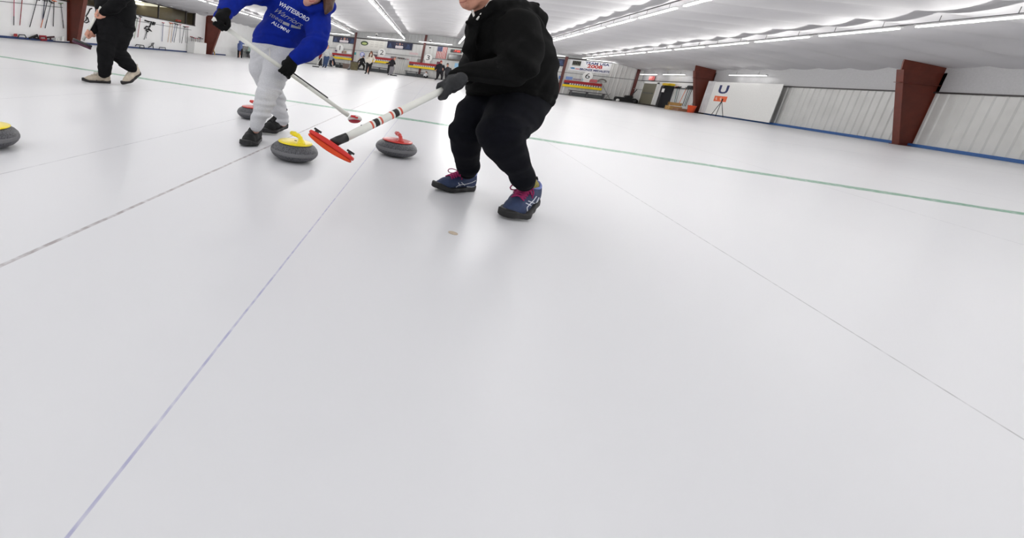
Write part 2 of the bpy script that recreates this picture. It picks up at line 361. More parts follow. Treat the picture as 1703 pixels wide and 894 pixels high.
def nets(f, lo, hi, vox):
    lo = np.array(lo, float); hi = np.array(hi, float); n = np.ceil((hi-lo)/vox).astype(int)+2
    ax = [(lo[i]+vox*np.arange(n[i])).astype(np.float32) for i in range(3)]
    # coarse pass to find the blocks near the surface
    G = np.full(n, 1e3, np.float32); B = 8
    bi = [np.arange(0, n[i], B) for i in range(3)]
    cc = np.stack(np.meshgrid(*[np.minimum(b+B/2, n[i]-1) for i, b in enumerate(bi)], indexing='ij'), -1).reshape(-1, 3)
    d = f((lo+cc*vox).astype(np.float32)); near = np.abs(d) < B*vox*1.35+.02
    bb = np.stack(np.meshgrid(*bi, indexing='ij'), -1).reshape(-1, 3)
    for (i, j, k), dd in zip(bb[~near], d[~near]): G[i:i+B, j:j+B, k:k+B] = dd
    blk = bb[near]; off = np.stack(np.meshgrid(*[np.arange(B)]*3, indexing='ij'), -1).reshape(-1, 3)
    for s in range(0, len(blk), 600):
        idx = (blk[s:s+600, None, :]+off[None]).reshape(-1, 3); idx = idx[(idx < n).all(1)]
        P = (lo+idx*vox).astype(np.float32); G[idx[:, 0], idx[:, 1], idx[:, 2]] = f(P)
    ins = G < 0; N = [m-1 for m in n]
    cs = np.zeros(N, np.int8); cor = [(i, j, k) for i in (0, 1) for j in (0, 1) for k in (0, 1)]
    sl = lambda c: tuple(slice(c[i], c[i]+N[i]) for i in range(3))
    for c in cor: cs += ins[sl(c)]
    act = (cs > 0) & (cs < 8); A = np.argwhere(act); vid = -np.ones(N, np.int64); vid[act] = np.arange(len(A))
    acc = np.zeros((len(A), 3)); cnt = np.zeros(len(A))
    for a in cor:
        for i in range(3):
            if a[i]: continue
            b = list(a); b[i] = 1
            ga = G[tuple((A+a).T)]; gb = G[tuple((A+b).T)]; m = (ga < 0) != (gb < 0)
            t = np.where(m, ga/np.where(m, ga-gb, 1), 0); p = np.array(a)+np.outer(t, np.eye(3)[i])
            acc[m] += p[m]; cnt[m] += 1
    V = lo+(A+acc/cnt[:, None])*vox; Fc = []
    for i in range(3):
        j, k = (i+1) % 3, (i+2) % 3
        s0 = [slice(1, N[q]) for q in range(3)]; s0[i] = slice(0, N[i]); s1 = list(s0); s1[i] = slice(1, N[i]+1)
        x = ins[tuple(s0)]; y = ins[tuple(s1)]; e = np.argwhere(x != y)
        if not len(e): continue
        fl_ = x[tuple(e.T)]; base = e+np.array([0 if q == i else 1 for q in range(3)])
        q = []
        for dj, dk in ((0, 0), (-1, 0), (-1, -1), (0, -1)):
            c = base.copy(); c[:, j] += dj; c[:, k] += dk; q.append(vid[tuple(c.T)])
        q = np.stack(q, 1); q[~fl_] = q[~fl_][:, ::-1]; Fc.append(q)
    Fc = np.concatenate(Fc); Fc = Fc[(Fc >= 0).all(1)]
    return V, Fc
SURF = {}
def blob(name, f, lo, hi, vox, m, parent=None, key=None):
    V, Fc = nets(f, lo, hi, vox)
    if key: SURF[key] = BVHTree.FromPolygons([Vector(v) for v in V], [list(map(int, q)) for q in Fc])
    if parent is not None:
        inv = np.array(world_of(parent).inverted()); V = V@inv[:3, :3].T+inv[:3, 3]
    me = bpy.data.meshes.new(name); me.from_pydata(V.tolist(), [], Fc.tolist()); me.update()
    me.polygons.foreach_set('use_smooth', [True]*len(me.polygons)); me.materials.append(m)
    o = bpy.data.objects.new(name, me); COL.objects.link(o)
    if parent is not None: o.parent = parent
    return o
def J4(px, py, D, rpx): return (J(px, py, D), rpx*D/F)
def print_on(name, key, polys, m, parent, off=.0015, sub=0):
    """printed or stitched mark lying on a garment: polygons given where the photo shows them, laid on the surface behind"""
    mb = MB(); bv = SURF[key]; o0 = Vector(C0)
    for vs, fs in polys:
        out = []; last = None
        for x, y in vs:
            d = Vector(ray(x, y)).normalized(); h = bv.ray_cast(o0, d)
            if h[0] is None: h = bv.find_nearest(Vector(last) if last is not None else o0+d*2)
            q = h[0]+h[1]*off if h[1].dot(d) < 0 else h[0]-h[1]*off
            last = q; out.append(q)
        mb.add(out, fs)
    return mb.build(name, m, parent)
def stroke(pts, w, n=6):
    """a polyline with width -> quads, in pixel space"""
    pts = [np.array(p, float) for p in pts]; P = []
    for a, b in zip(pts[:-1], pts[1:]): P += [a+(b-a)*t/n for t in range(n)]
    P.append(pts[-1]); vs = []
    ww = w if hasattr(w, '__len__') else (w, w)
    for i, p in enumerate(P):
        t = P[min(i+1, len(P)-1)]-P[max(i-1, 0)]; t = t/(np.linalg.norm(t)+1e-9); nn = np.array([-t[1], t[0]]); h = (ww[0]+(ww[1]-ww[0])*i/(len(P)-1))/2
        vs += [p+nn*h, p-nn*h]
    return vs, [(2*i, 2*i+1, 2*i+3, 2*i+2) for i in range(len(P)-1)]
def px_text(txt, c, right, up, size, **kw):
    v, f = text_mesh(txt, 1, **kw); c = np.array(c, float); r = np.array(right, float); u = np.array(up, float)
    return [tuple(c+r*q[0]*size+u*q[1]*size) for q in v], f
# ================================================================ CURLING STONES
def granite():
    m = mat('grey_granite', (96, 97, 102), .42, var=.0, bump=.15, bscale=400); nt = m.node_tree; N = nt.nodes; b = N['Principled BSDF']
    tc = N.new('ShaderNodeTexCoord'); n = N.new('ShaderNodeTexNoise'); n.inputs['Scale'].default_value = 130; n.inputs['Detail'].default_value = 5; n.inputs['Roughness'].default_value = .8
    nt.links.new(tc.outputs['Object'], n.inputs['Vector']); r = N.new('ShaderNodeValToRGB'); nt.links.new(n.outputs['Fac'], r.inputs[0])
    r.color_ramp.elements[0].position = .38; r.color_ramp.elements[0].color = hexc(32, 33, 36); r.color_ramp.elements[1].position = .66; r.color_ramp.elements[1].color = hexc(108, 108, 113)
    nt.links.new(r.outputs[0], b.inputs['Base Color']); return m
gran = granite(); band = mat('striking_band_granite', (112, 112, 114), .75, var=.12, vscale=200)
def stone(px, py, col, ang, label):
    P = ice(px, py); P[2] = 0
    root = empty('curling_stone', P, label, 'curling stone', rz=ang)
    prof = [(.02, .006), (.058, .002), (.065, 0), (.072, .002), (.10, .010), (.125, .022), (.139, .036), (.1445, .047)]
    prof2 = [(.1445, .066), (.139, .079), (.124, .094), (.105, .105), (.098, .1075), (.02, .108)]
    a = MB(); a.lathe(prof+prof2, n=64); a.build('granite_body', gran, root, True, local=True)
    a = MB(); a.lathe([(.1440, .0455), (.1462, .050), (.1466, .0565), (.1462, .063), (.1440, .0675)], n=64); a.build('striking_band', band, root, True, local=True)
    hm = mat('handle_'+col, dict(yellow=(246, 222, 4), red=(205, 44, 34))[col], .3, coat=.3)
    a = MB(); a.lathe([(.02, .1078), (.106, .1078), (.107, .110), (.104, .1135), (.09, .1165), (.05, .1185), (.03, .120), (.005, .1205)], n=64); a.build('handle_plate', hm, root, True, local=True)
    def f(P_):
        d = union([chain([((-.062, 0, .117), .014), ((-.057, 0, .130), .012), ((-.045, 0, .145), .0115), ((-.022, 0, .155), .0125), ((.015, 0, .158), .0145), ((.045, 0, .158), .013)], .02),
                   lambda Q: ell(Q, (-.06, 0, .118), (.03, .022, .010))], .02)(P_)
        return d
    V, Fc = nets(f, (-.1, -.03, .105), (.09, .03, .2), .003)
    a = MB(); a.add(V, Fc.tolist()); a.build('handle_grip', hm, root, True, local=True)
    a = MB(); a.lathe([(.001, 0), (.009, 0), (.009, .002), (.001, .003)], (.0, .0, .1195), 16); a.build('handle_bolt', mat('dark_rubber', (40, 38, 38), .5), root, True, local=True)
    a = MB(); v, fc = text_mesh({'yellow': '4', 'red': '2'}[col], .03); a.add([(x+.055, y, .1192) for x, y, z in v], fc)
    return root
stone(487.5, 265, 'yellow', math.radians(145), 'curling stone with yellow handle beside the black shoes and the red broom pad')
stone(656.5, 258, 'red', math.radians(115), 'curling stone with red handle standing alone right of the red broom pad')
stone(-22, 244, 'yellow', math.radians(140), 'curling stone with yellow handle cut off by the left edge of the photo')
stone(419, 197, 'red', math.radians(150), 'curling stone with red handle half hidden behind the grey sweatpants')
# small round sticker frozen into the ice
P = ice(753.5, 387.5); P[2] = .0005
root = empty('ice_marker', P, 'small beige oval marker frozen into the ice, in front of the black jacket player', 'marker')
a = MB(); a.lathe([(.013, 0), (.0185, .0), (.0185, .0008), (.013, .0008)], n=32); a.build('ring', mat('marker_beige', (196, 180, 160), .6, var=.1, vscale=300), root, local=True)
a = MB(); a.add([(.011*math.cos(t), .005*math.sin(t)+.003*math.cos(2*t), .0006) for t in np.linspace(0, 2*math.pi, 16)[:-1]], [tuple(range(15))]); a.build('centre_mark', mat('marker_tan', (205, 190, 168), .6), root, local=True)
# ================================================================ PEOPLE IN FRONT
black = mat('black_fleece', (13, 13, 13), .95, var=.2, vscale=30, bump=.25, bscale=350, spec=.15)
navy = mat('navy_sweatpants', (12, 13, 20), .95, var=.2, vscale=30, bump=.25, bscale=350, spec=.15)
skin = mat('skin', (205, 150, 128), .5, var=.06, vscale=40, bump=.1, bscale=200)
skin2 = mat('skin_rosy', (214, 160, 140), .5, var=.06, vscale=40)
blackglove = mat('black_glove', (5, 5, 6), .8, var=.2, bump=.3, bscale=200, spec=.2)
def foot_frame(heel, toe, lift=0, toe_up=0, LEN=.27):
    heel = np.array(heel, float); toe = np.array(toe, float); x = toe-heel; x[2] = 0; x /= np.linalg.norm(x); L = LEN
    x = x*math.sqrt(L*L-(lift-toe_up)**2); x[2] = toe_up-lift; toe[2] = toe_up; heel = toe-x; x = x/L; y = np.cross([0, 0, 1.], x); y /= np.linalg.norm(y); z = np.cross(x, y)
    return heel, np.stack([x, y, z], 1), L
def shoe(parent, key, heel, toe, mu, ms, ml, lift=0, toe_up=0, sc=1., high=0, soled=.022, width=1., collar=None, sock=None, loops=True, LEN=.27):
    o, R, L = foot_frame(heel, toe, lift, toe_up, LEN); s = L/.27
    def loc(P): return (P-o.astype(np.float32))@R.astype(np.float32)/s
    W = width
    def foot2(Q, g=0):
        q = Q.copy(); q[:, 2] = 0
        d = union([lambda A: cap(A, (.036, 0, 0), (.12, .004, 0), .034*W+g, .035*W+g), lambda A: cap(A, (.12, .004, 0), (.185, .002, 0), .035*W+g, .046*W+g), lambda A: cap(A, (.185, .002, 0), (.237, -.006, 0), .046*W+g, .031*W+g)], .02)(q)
        return d
    def upper(P):
        Q = loc(P)
        d = union([chain([((.038, 0, .045), .036*W), ((.1, .0, .050), .038*W), ((.15, 0, .040), .040*W), ((.2, 0, .028), .038*W), ((.228, -.004, .022), .030*W)], .03),
                   chain([((.045, 0, .05), .035*W), ((.042, 0, .088+high), .033*W)], .02), chain([((.07, 0, .06), .03), ((.105, 0, .085), .024)], .02)], .03)(Q)
        top = Q[:, 2]-(.088+high)-.10*np.maximum(.055-Q[:, 0], 0)-.25*np.maximum(Q[:, 0]-.09, 0)*-1*.4
        d = smax(d, top, .008)
        hole = cap(Q, (.055, 0, .075), (.05, 0, .16), .024*W, .03*W); d = smax(d, -hole, .006)
        tongue = cap(Q, (.1, 0, .075), (.085, 0, .115+high), .014, .016); d = np.minimum(d, np.maximum(tongue, -cap(Q, (.05, 0, .05), (.05, 0, .2), .028, .03)))
        d = smax(d, foot2(Q, .004), .01)
        return np.maximum(d, .012-Q[:, 2])*s
    def sole(P):
        Q = loc(P); g = foot2(Q, .006)
        z1 = soled+.018*np.clip((Q[:, 0]-.2)/.05, 0, 1)**1.5+.012*np.clip((.03-Q[:, 0])/.03, 0, 1)
        z0 = .010*np.clip((Q[:, 0]-.2)/.06, 0, 1)
        return smax(smax(g, Q[:, 2]-z1, .006), z0-Q[:, 2], .006)*s
    cs = [o+R@np.array([x, y, z])*s for x in (-.02, .285) for y in (-.07, .07) for z in (-.01, .15+high)]
    lo = np.min(cs, 0); hi = np.max(cs, 0)
    up = blob('shoe', upper, lo, hi, .0042*s, mu, parent, key)
    blob('sole', sole, lo, hi, .0042*s, ms, up, key+'_s')
    w = lambda x, y, z: o+R@np.array([x, y, z])*s
    la = MB()
    for i in range(6):
        x = .098+.0145*i; z = .100-.0052*i
        for sg in (-1, 1): la.tube([w(x, -.022*sg, z-.006), w(x+.006, -.010*sg, z+.003), w(x+.012, .008*sg, z+.002), w(x+.016, .023*sg, z-.009)], .0037*s, 6)
    if loops:
        for sg in (-1, 1):
            la.tube([w(.105+.045*math.sin(t)*1.2, sg*(.008+.034*math.sin(t/1.0)**1), .092+.012*math.sin(t*2)) for t in np.linspace(0, math.pi, 9)], .0026*s, 6)
            la.tube([w(.105, 0, .093), w(.12, sg*.02, .088), w(.135, sg*.036, .066)], .0026*s, 6)
    la.build('laces', ml, up, True)
    if collar: 
        c = MB(); c.tube([w(.052+.040*math.cos(t), .031*W*math.sin(t), .086+high+.012*abs(math.cos(t))**2*(1 if math.cos(t) < 0 else .2)) for t in np.linspace(0, 2*math.pi, 25)], .0055*s, 8); c.build('collar', collar, up, True)
    h = MB(); h.tube([w(.004, 0, .085+high), w(-.008, 0, .1+high), w(.006, 0, .112+high)], .004*s, 6); h.build('heel_tab', mu if not collar else ms, up, True)
    return up, w
def grip_hand(c, a, wdir, rs, sc=1., flip=1, fat=0.0):
    """hand closed round a shaft: c point on the shaft axis, a shaft direction, wdir from shaft towards the wrist. -> sdf, points"""
    a = np.array(a, float); a /= np.linalg.norm(a); wd = np.array(wdir, float); wd -= a*(wd@a); wd /= np.linalg.norm(wd); b = np.cross(a, wd)*flip
    fs = []; pts = []; rf = (.0088+fat)*sc; Rg = rs+rf*.9
    for i in range(4):
        ln = (230, 250, 245, 205)[i]; o = np.array(c)+a*((i-1.5)*.0205*sc); pl = []
        for t in np.linspace(0, math.radians(ln), 7): 
            pl.append((o+(wd*math.cos(t)*1.15+b*math.sin(t))*Rg+wd*.004, rf*(1.05-.16*t/4)))
        fs.append(chain(pl, .006)); pts += pl
    pc = np.array(c)+wd*(Rg+.012*sc)-b*.012*sc
    fs.append(lambda P: ell(P, pc, (.043*sc+fat, .036*sc+fat, .019*sc+fat), np.stack([a, wd*.8-b*.6, wd*.6+b*.8], 1)))
    pw = np.array(c)+wd*(Rg+.062*sc)-b*.03*sc
    fs.append(chain([(pc+wd*.01, .026*sc+fat), (pw, .024*sc+fat)], .01))
    o = np.array(c)-a*.034*sc
    th = [(o+wd*(Rg+.014*sc)-b*.024*sc, rf*1.5), (o-a*.014*sc-b*(Rg+.006)+wd*.004, rf*1.3), (o-a*.012*sc-b*(Rg*.7)-wd*(Rg*.9), rf*1.1)]
    fs.append(chain(th, .01)); pts += th+[(pc, .05*sc), (pw, .03*sc)]
    return union(fs, .007), pts, pw
def figure_part(name, chains, k, vox, m, parent, key=None, fold=None, cut=None, extra=None):
    fs = [chain(c, k) for c in chains]
    pts = [p for c in chains for p in c]
    if extra: fs += extra[0]; pts += extra[1]
    u = union(fs, k)
    def f(P):
        d = u(P)
        if fold: 
            for amp, dv, fr, sd in fold: d = d+folds(P, amp, dv, fr, sd)
        if cut:
            for n, p in cut: d = smax(d, (P-np.array(p, np.float32))@np.array(n, np.float32), .012)
        return d
    lo, hi = bounds(pts); return blob(name, f, lo, hi, vox, m, parent, key)
VX, VY, VZ = M[0], M[1], M[2]               # view right, down, forward as world vectors (used only to lay joints out)

# ---------------------------------------------------------------- player in black jacket
root = empty('person', ice(815, 345), 'person in black hooded jacket and navy sweatpants leaning over a broom with a red pad', 'person')
pB = root
# body under the clothes: one continuous surface with head, neck, hands, ankles
hc = J(806, -30, 1.88)
hd = [lambda P: ell(P, J(803, -38, 1.88), (.088, .075, .098), np.stack([VX, VZ, VY], 1)), chain([J4(806, -12, 1.87, 25), J4(786, 0, 1.84, 13)], .03),
      chain([J4(790, -22, 1.82, 17), J4(777, -8, 1.80, 9)], .02), chain([J4(775, -34, 1.83, 4), J4(762, -16, 1.82, 5)], .012), chain([J4(784, -30, 1.80, 6), J4(786, -28, 1.80, 6)], .01),
      lambda P: ell(P, J(769, -4, 1.825), (.010, .02, .006), np.stack([VX, VZ, VY], 1)), lambda P: ell(P, J(770.5, 1.5, 1.825), (.009, .018, .006), np.stack([VX, VZ, VY], 1)),
      chain([J4(776, 7, 1.83, 8), J4(782, 8, 1.835, 9)], .02), lambda P: ell(P, J(822, -26, 1.79), (.012, .008, .03), np.stack([VX, VZ, VY], 1))]
def facecut(u):
    def f(P):
        d = u(P)
        m = cap(P, J(760, -.5, 1.78), J(776, 0, 1.80), .0022, .002); m2 = cap(P, J(760, -.5, 1.87), J(776, 0, 1.80), .0022, .002)
        return smax(smax(d, -m, .004), -m2, .004)
    return f
neck = chain([J4(820, -8, 1.9, 24), J4(808, 20, 1.88, 20), J4(822, 48, 1.9, 24)], .03)
bodyc = [[J4(822, 48, 1.9, 30), J4(850, 100, 1.93, 55), J4(862, 155, 1.98, 45)], [J4(872, 165, 1.95, 38), J4(829, 222, 1.74, 24), J4(870, 296, 1.9, 8)],
         [J4(830, 165, 2.08, 34), J4(779, 212, 2.0, 20), J4(778, 281, 2.24, 7)], [J4(862, 60, 1.80, 20), J4(864, 104, 1.73, 14), J4(785, 124, 1.72, 9)]]
hfs = [facecut(union(hd, .022)), neck]
figure_part('body', bodyc, .03, .0065, mat('skin_older', (202, 146, 124), .5, var=.08, vscale=50, bump=.25, bscale=90), root, 'bodyB', extra=(hfs, [(J(803, -38, 1.88), .12), (J(770, 0, 1.8), .06)]))
# trousers
near = [J4(866, 160, 1.96, 46), J4(855, 188, 1.88, 43), J4(831, 220, 1.74, 35), J4(838, 240, 1.77, 31), J4(853, 264, 1.82, 25), J4(866, 286, 1.88, 18.5), J4(871, 303, 1.92, 15.5)]
far = [J4(835, 158, 2.08, 48), J4(795, 190, 2.02, 35), J4(778, 215, 2.0, 27), J4(774, 242, 2.08, 23), J4(776, 264, 2.17, 18), J4(777.5, 284, 2.25, 14)]
def kneecrease(P):
    return folds(P, .0055, VY, 60, 2)*np.clip(1-np.abs((P-J(850, 232, 1.8).astype(np.float32))@(-VY).astype(np.float32))/.12, 0, 1)
u = union([chain(near, .03), chain(far, .03), chain([J4(855, 150, 2.0, 52), J4(860, 163, 2.0, 49)], .03), chain([J4(753, 213, 2.02, 4), J4(754, 228, 2.03, 4.5)], .01)], .03)
lo, hi = bounds(near+far+[J4(865, 150, 2, 60)])
cufB = [chain([J4(868, 293, 1.89, 19.5), J4(869, 295.5, 1.895, 19.5)]), chain([J4(778, 273, 2.2, 18.5), J4(778.5, 275, 2.2, 18.5)])]
blob('trousers', lambda P: np.maximum(np.maximum(smin(u(P)+kneecrease(P)+folds(P, .003, (0, .3, 1), 45, 5), union(cufB, .004)(P), .008), (P-J(872, 309, 1.92).astype(np.float32))@VY.astype(np.float32) if False else -1), -9), lo, hi, .0058, navy, root, 'trouB')
# jacket
tor = [J4(850, 150, 1.97, 66), J4(845, 108, 1.94, 68), J4(836, 74, 1.91, 60), J4(827, 48, 1.89, 48), J4(818, 30, 1.88, 33)]
armn = [J4(858, 52, 1.76, 36), J4(866, 84, 1.71, 34), J4(856, 112, 1.68, 31), J4(822, 122, 1.68, 26), J4(785, 125, 1.70, 20), J4(762, 129, 1.715, 17.5)]
armf = [J4(815, 55, 2.02, 34), J4(800, 95, 2.06, 28), J4(790, 115, 1.95, 22), J4(780, 124, 1.86, 16)]
hood = [J4(798, 28, 1.80, 8), J4(820, 12, 1.79, 11), J4(850, 7, 1.82, 13), J4(880, 20, 1.90, 15), J4(896, 32, 1.95, 13), J4(893, 48, 1.97, 12), J4(880, 62, 1.95, 12)]
hood2 = [J4(862, 22, 1.9, 18), J4(884, 36, 1.95, 18)]
hood3 = [J4(868, 12, 1.93, 8), J4(884, 9, 1.94, 6), J4(893, 9, 1.94, 4.5)]
hood4 = [J4(793, 28, 1.95, 8), J4(815, 14, 2.02, 10), J4(850, 8, 2.0, 12), J4(872, 16, 1.97, 12)]
collar = [J4(797, 34, 1.84, 9), J4(786, 38, 1.82, 8), J4(777, 37, 1.81, 3.5)]
placket = [J4(786, 46, 1.83, 10), J4(782, 70, 1.83, 9), J4(783, 100, 1.85, 8)]
hemN = VY*.97-VX*.2; hemN = hemN/np.linalg.norm(hemN)
neckhole = chain([J4(812, 30, 1.88, 15), J4(806, 5, 1.87, 22)], .02)
GROOVE = [((812, 96, 1.70), (838, 86, 1.62), .010, .016), ((800, 88, 1.72), (806, 62, 1.70), .012, .012), ((893, 100, 1.72), (860, 140, 1.70), .014, .014), ((868, 141, 1.72), (800, 139, 1.74), .012, .018),
          ((878, 66, 1.78), (900, 78, 1.84), .012, .018), ((922, 119, 1.86), (866, 108, 1.80), .006, .010), ((835, 140, 1.72), (905, 150, 1.78), .014, .010), ((800, 118, 1.66), (846, 100, 1.62), .008, .008),
          ((790, 110, 1.68), (796, 138, 1.69), .007, .007), ((824, 24, 1.74), (870, 27, 1.80), .007, .012), ((783, 44, 1.77), (779, 110, 1.78), .004, .006), ((855, 60, 1.62), (900, 70, 1.72), .02, .008), ((795, 150, 1.82), (880, 164, 1.84), .01, .008)]
def jack(P):
    d = union([chain(tor, .03), chain(armn, .03), chain(armf, .03), chain(placket, .02)], .025)(P)
    d = d+folds(P, .009, (.4, .2, 1), 38, 1)+folds(P, .006, (1, .3, -.4), 55, 4)
    for a0, a1, rr, am in GROOVE: d = d+am*np.exp(-(cap(P, J(*a0), J(*a1), 0, 0)/rr)**2)
    h = union([chain(hood, .02), chain(hood2, .03), chain(hood3, .01), chain(hood4, .02), chain(collar, .01)], .014)(P)+folds(P, .003, (1, .2, .5), 70, 9)
    d = smin(d, h, .012)
    band_ = (P-J(842, 158, 1.97).astype(np.float32))@hemN.astype(np.float32)
    d = d+.004*np.exp(-((band_+.0)/.006)**2)
    d = smax(d, band_-.030, .012)
    return smax(d, -neckhole(P), .01)
lo, hi = bounds(tor+armn+armf+hood+collar)
blob('jacket', jack, lo, hi, .0062, black, root, 'jackB')
# white shirt collar
a = MB(); 
for A in ([(818, -2, 1.795), (808, 12, 1.785), (799, 24, 1.785), (793, 33, 1.79)], [(785.5, 17, 1.83), (788, 26, 1.82), (792, 33, 1.80)]):
    pts = [J(*q) for q in A]; a.tube(pts, [.0045]*len(pts), 8)
a.build('shirt_collar', mat('white_cotton', (222, 220, 214), .8), root, True)
# lips and hair
print_on('lips', 'bodyB', [stroke([(765, 4.2), (771, 3.2), (777, 1.0)], (1.6, .6))], mat('lip_tone', (165, 92, 84), .5), root)
hr = [J4(812, -60, 1.9, 34), J4(826, -40, 1.9, 26), J4(828, -18, 1.92, 20)]
def hairB(P): return np.maximum(union([chain(hr, .03), chain([J4(800, -66, 1.88, 28), J4(788, -62, 1.86, 18)], .02)], .03)(P)+folds(P, .004, VX, 160, 3), -(ell(P, J(788, -18, 1.8), (.055, .06, .075), np.stack([VX, VZ, VY], 1))))
lo, hi = bounds(hr+[J4(795, -66, 1.88, 34)]); blob('hair', hairB, lo, hi, .006, mat('grey_hair', (140, 130, 120), .7, var=.2, vscale=80), root)
# shoes
yell = mat('patterned_sock', (150, 140, 70), .9, var=.5, vscale=90)
snavy = mat('shoe_navy_mesh', (44, 58, 92), .7, var=.15, vscale=60, bump=.3, bscale=400); rub = mat('black_rubber_sole', (26, 25, 25), .6, var=.15)
mag = mat('magenta_lace', (158, 28, 92), .7); lilac = mat('lilac_collar', (120, 132, 190), .7)
s1, w1 = shoe(root, 'sB1', ice(798, 314.5), ice(721, 316.5), snavy, rub, mag, toe_up=.006, collar=lilac, width=.95, LEN=.285)
s2, w2 = shoe(root, 'sB2', ice(890, 343), ice(841, 366), snavy, rub, mag, lift=.04, collar=lilac, width=1.0, LEN=.325)
for ww, top in ((w1, J(780, 286, 2.22)), (w2, J(871, 300, 1.9))):
    a = MB(); a.tube([ww(.055, 0, .05), ww(.052, 0, .09), (ww(.05, 0, .11)+top)/2, top], [.031, .032, .031, .028], 20); a.build('sock', yell, root, True)
wl = mat('shoe_logo_white', (205, 208, 216), .5)
# side stripes crossing on each shoe
print_on('side_stripes', 'sB1', [stroke([(758, 311), (764, 307), (774, 306), (784, 303.5), (793, 299)], 1.1), stroke([(762, 303.5), (765, 309)], 1.2), stroke([(767, 303), (773, 308)], 1.2), stroke([(776, 310), (784, 310.5), (790, 309.5)], (1.8, .8))], wl, s1)
print_on('side_stripes', 'sB2', [stroke([(877, 352), (876, 345), (881, 339), (887, 333), (892, 326)], 1.6), stroke([(874, 337.5), (885, 342.5)], 1.5), stroke([(878, 334), (889, 338)], 1.5), stroke([(884, 350), (889, 343), (896, 328)], (3.4, 2))], wl, s2)
# glove gripping the broom, and the broom
bh = J(566, 233, 1.63); bt = J(742, 147, 1.735); ax = (bt-bh)/np.linalg.norm(bt-bh); end = bt+ax*.20
gl, gp, pw = grip_hand(bt+ax*.012, ax, J(765, 130, 1.72)-bt, .0145, 1.0, -1, .002)
fore = [(J(760, 131, 1.715), .036), (bt+ax*.035+(J(765, 128, 1.72)-bt)*.3, .036)]
dk = mat('charcoal_glove', (44, 45, 47), .85, var=.15, bump=.3, bscale=300)
lo, hi = bounds(gp+fore); blob('glove', lambda P: smin(gl(P), chain(fore, .02)(P), .02)+folds(P, .0015, (1, 0, 1), 120, 2), lo, hi, .0042, dk, root, 'gloB')
cu = J(758, 131, 1.715); ca = J(775, 128, 1.71)-cu; ca /= np.linalg.norm(ca)
u1 = np.cross(ca, VZ); u1 /= np.linalg.norm(u1); u2 = np.cross(ca, u1)
a = MB(); a.tube([cu+(u1*math.cos(t)+u2*math.sin(t))*.0385 for t in np.linspace(0, 2*math.pi, 25)], .0032, 6); a.build('glove_piping', mat('grey_piping', (120, 122, 126), .8), root, True)
white = mat('broom_white', (226, 226, 218), .3, var=.03, coat=.4)
bB = empty('curling_broom', bh, 'long white curling broom with wide red pad held by the black jacket player', 'curling broom')
a = MB(); a.tube([bh+ax*.02, bh+ax*.11, bh+ax*.125, bh+ax*.3, bt, end], [.0165, .0175, .0165, .016, .0142, .0138], 24); a.build('handle', white, bB, True)
a = MB(); a.lathe([(.001, 0), (.0138, 0), (.012, .004), (.001, .005)], n=16)
rd = mat('band_red', (214, 88, 66), .5); bk = mat('band_black', (30, 28, 28), .5)
Lb = np.linalg.norm(bt-bh)
def shaft_at(px): 
    best = min(np.linspace(0, Lb, 400), key=lambda s: abs(proj(bh+ax*s)[0]-px)); return bh+ax*best
for px in (625, 657.5):
    c = shaft_at(px)
    for off, wd, mm in ((-.022, .008, rd), (.0, .020, bk), (.022, .008, rd)):
        a = MB(); a.tube([c+ax*(off-wd/2), c+ax*(off+wd/2)], .0166, 24); a.build('printed_band', mm, bB, True)
a = MB(); a.tube([shaft_at(633)-VY*.0162, shaft_at(651)-VY*.0160], .0012, 6); a.build('printed_line', mat('band_brown', (120, 90, 80), .5), bB)
a = MB(); a.tube([shaft_at(600.5)-VY*.0155-VZ*.004, shaft_at(600.9)-VY*.020-VZ*.004], .0035, 8); a.build('pin', mat('steel_pin', (150, 150, 150), .3, metal=.8), bB)
# head: long red pad with orange underside, black clips and ferrule
h0 = J(517, 219, 1.66); h1 = J(586, 265, 1.60); hx = (h1-h0); HL = np.linalg.norm(hx); hx /= HL; mid = (h0+h1)/2
hz = ax-hx*(ax@hx); hz /= np.linalg.norm(hz); hz = hz*.88-VZ*.42; hz -= hx*(hz@hx); hz /= np.linalg.norm(hz); hy = np.cross(hz, hx)
HR = np.stack([hx, hy, hz], 1)
def padf(z0, z1, g, tap):
    def f(P):
        Q = (P-mid.astype(np.float32))@HR.astype(np.float32)
        e = np.abs(Q[:, 0])/(HL/2+.004)
        wy = (.034+g)*np.sqrt(np.clip(1-np.clip(e, 0, 1)**6*.6, .02, 1))
        dx = np.abs(Q[:, 0])-(HL/2+.004+g); dy = np.abs(Q[:, 1])-wy; dz = np.maximum(z0+(e**2*.012 if tap < 0 else 0)-Q[:, 2], Q[:, 2]-z1+max(tap, 0)*e**2*.006)
        return smax(smax(dx, dy, .012), dz, .006)
    return f
ext = np.array([.2, .2, .2])
blob('pad_holder', padf(-.006, .014, 0, 1), mid-ext, mid+ext, .003, mat('pad_red', (206, 38, 28), .45), bB)
blob('pad_fabric', padf(-.027, -.006, -.003, -1.2), mid-ext, mid+ext, .003, mat('pad_orange', (214, 72, 30), .85, bump=.2, bscale=300), bB)
a = MB(); a.tube([mid+hz*.008, mid+(bh-mid)*.6+hz*.008, bh+ax*.03], [.020, .0185, .018], 20); a.build('ferrule', mat('black_plastic', (28, 28, 28), .45), bB, True)
def obox(mb, c, R, h):
    vs = [c+R@np.array([x*h[0], y*h[1], z*h[2]]) for x in (-1, 1) for y in (-1, 1) for z in (-1, 1)]
    return mb.add(vs, [(0, 1, 3, 2), (4, 6, 7, 5), (0, 4, 5, 1), (2, 3, 7, 6), (0, 2, 6, 4), (1, 5, 7, 3)])
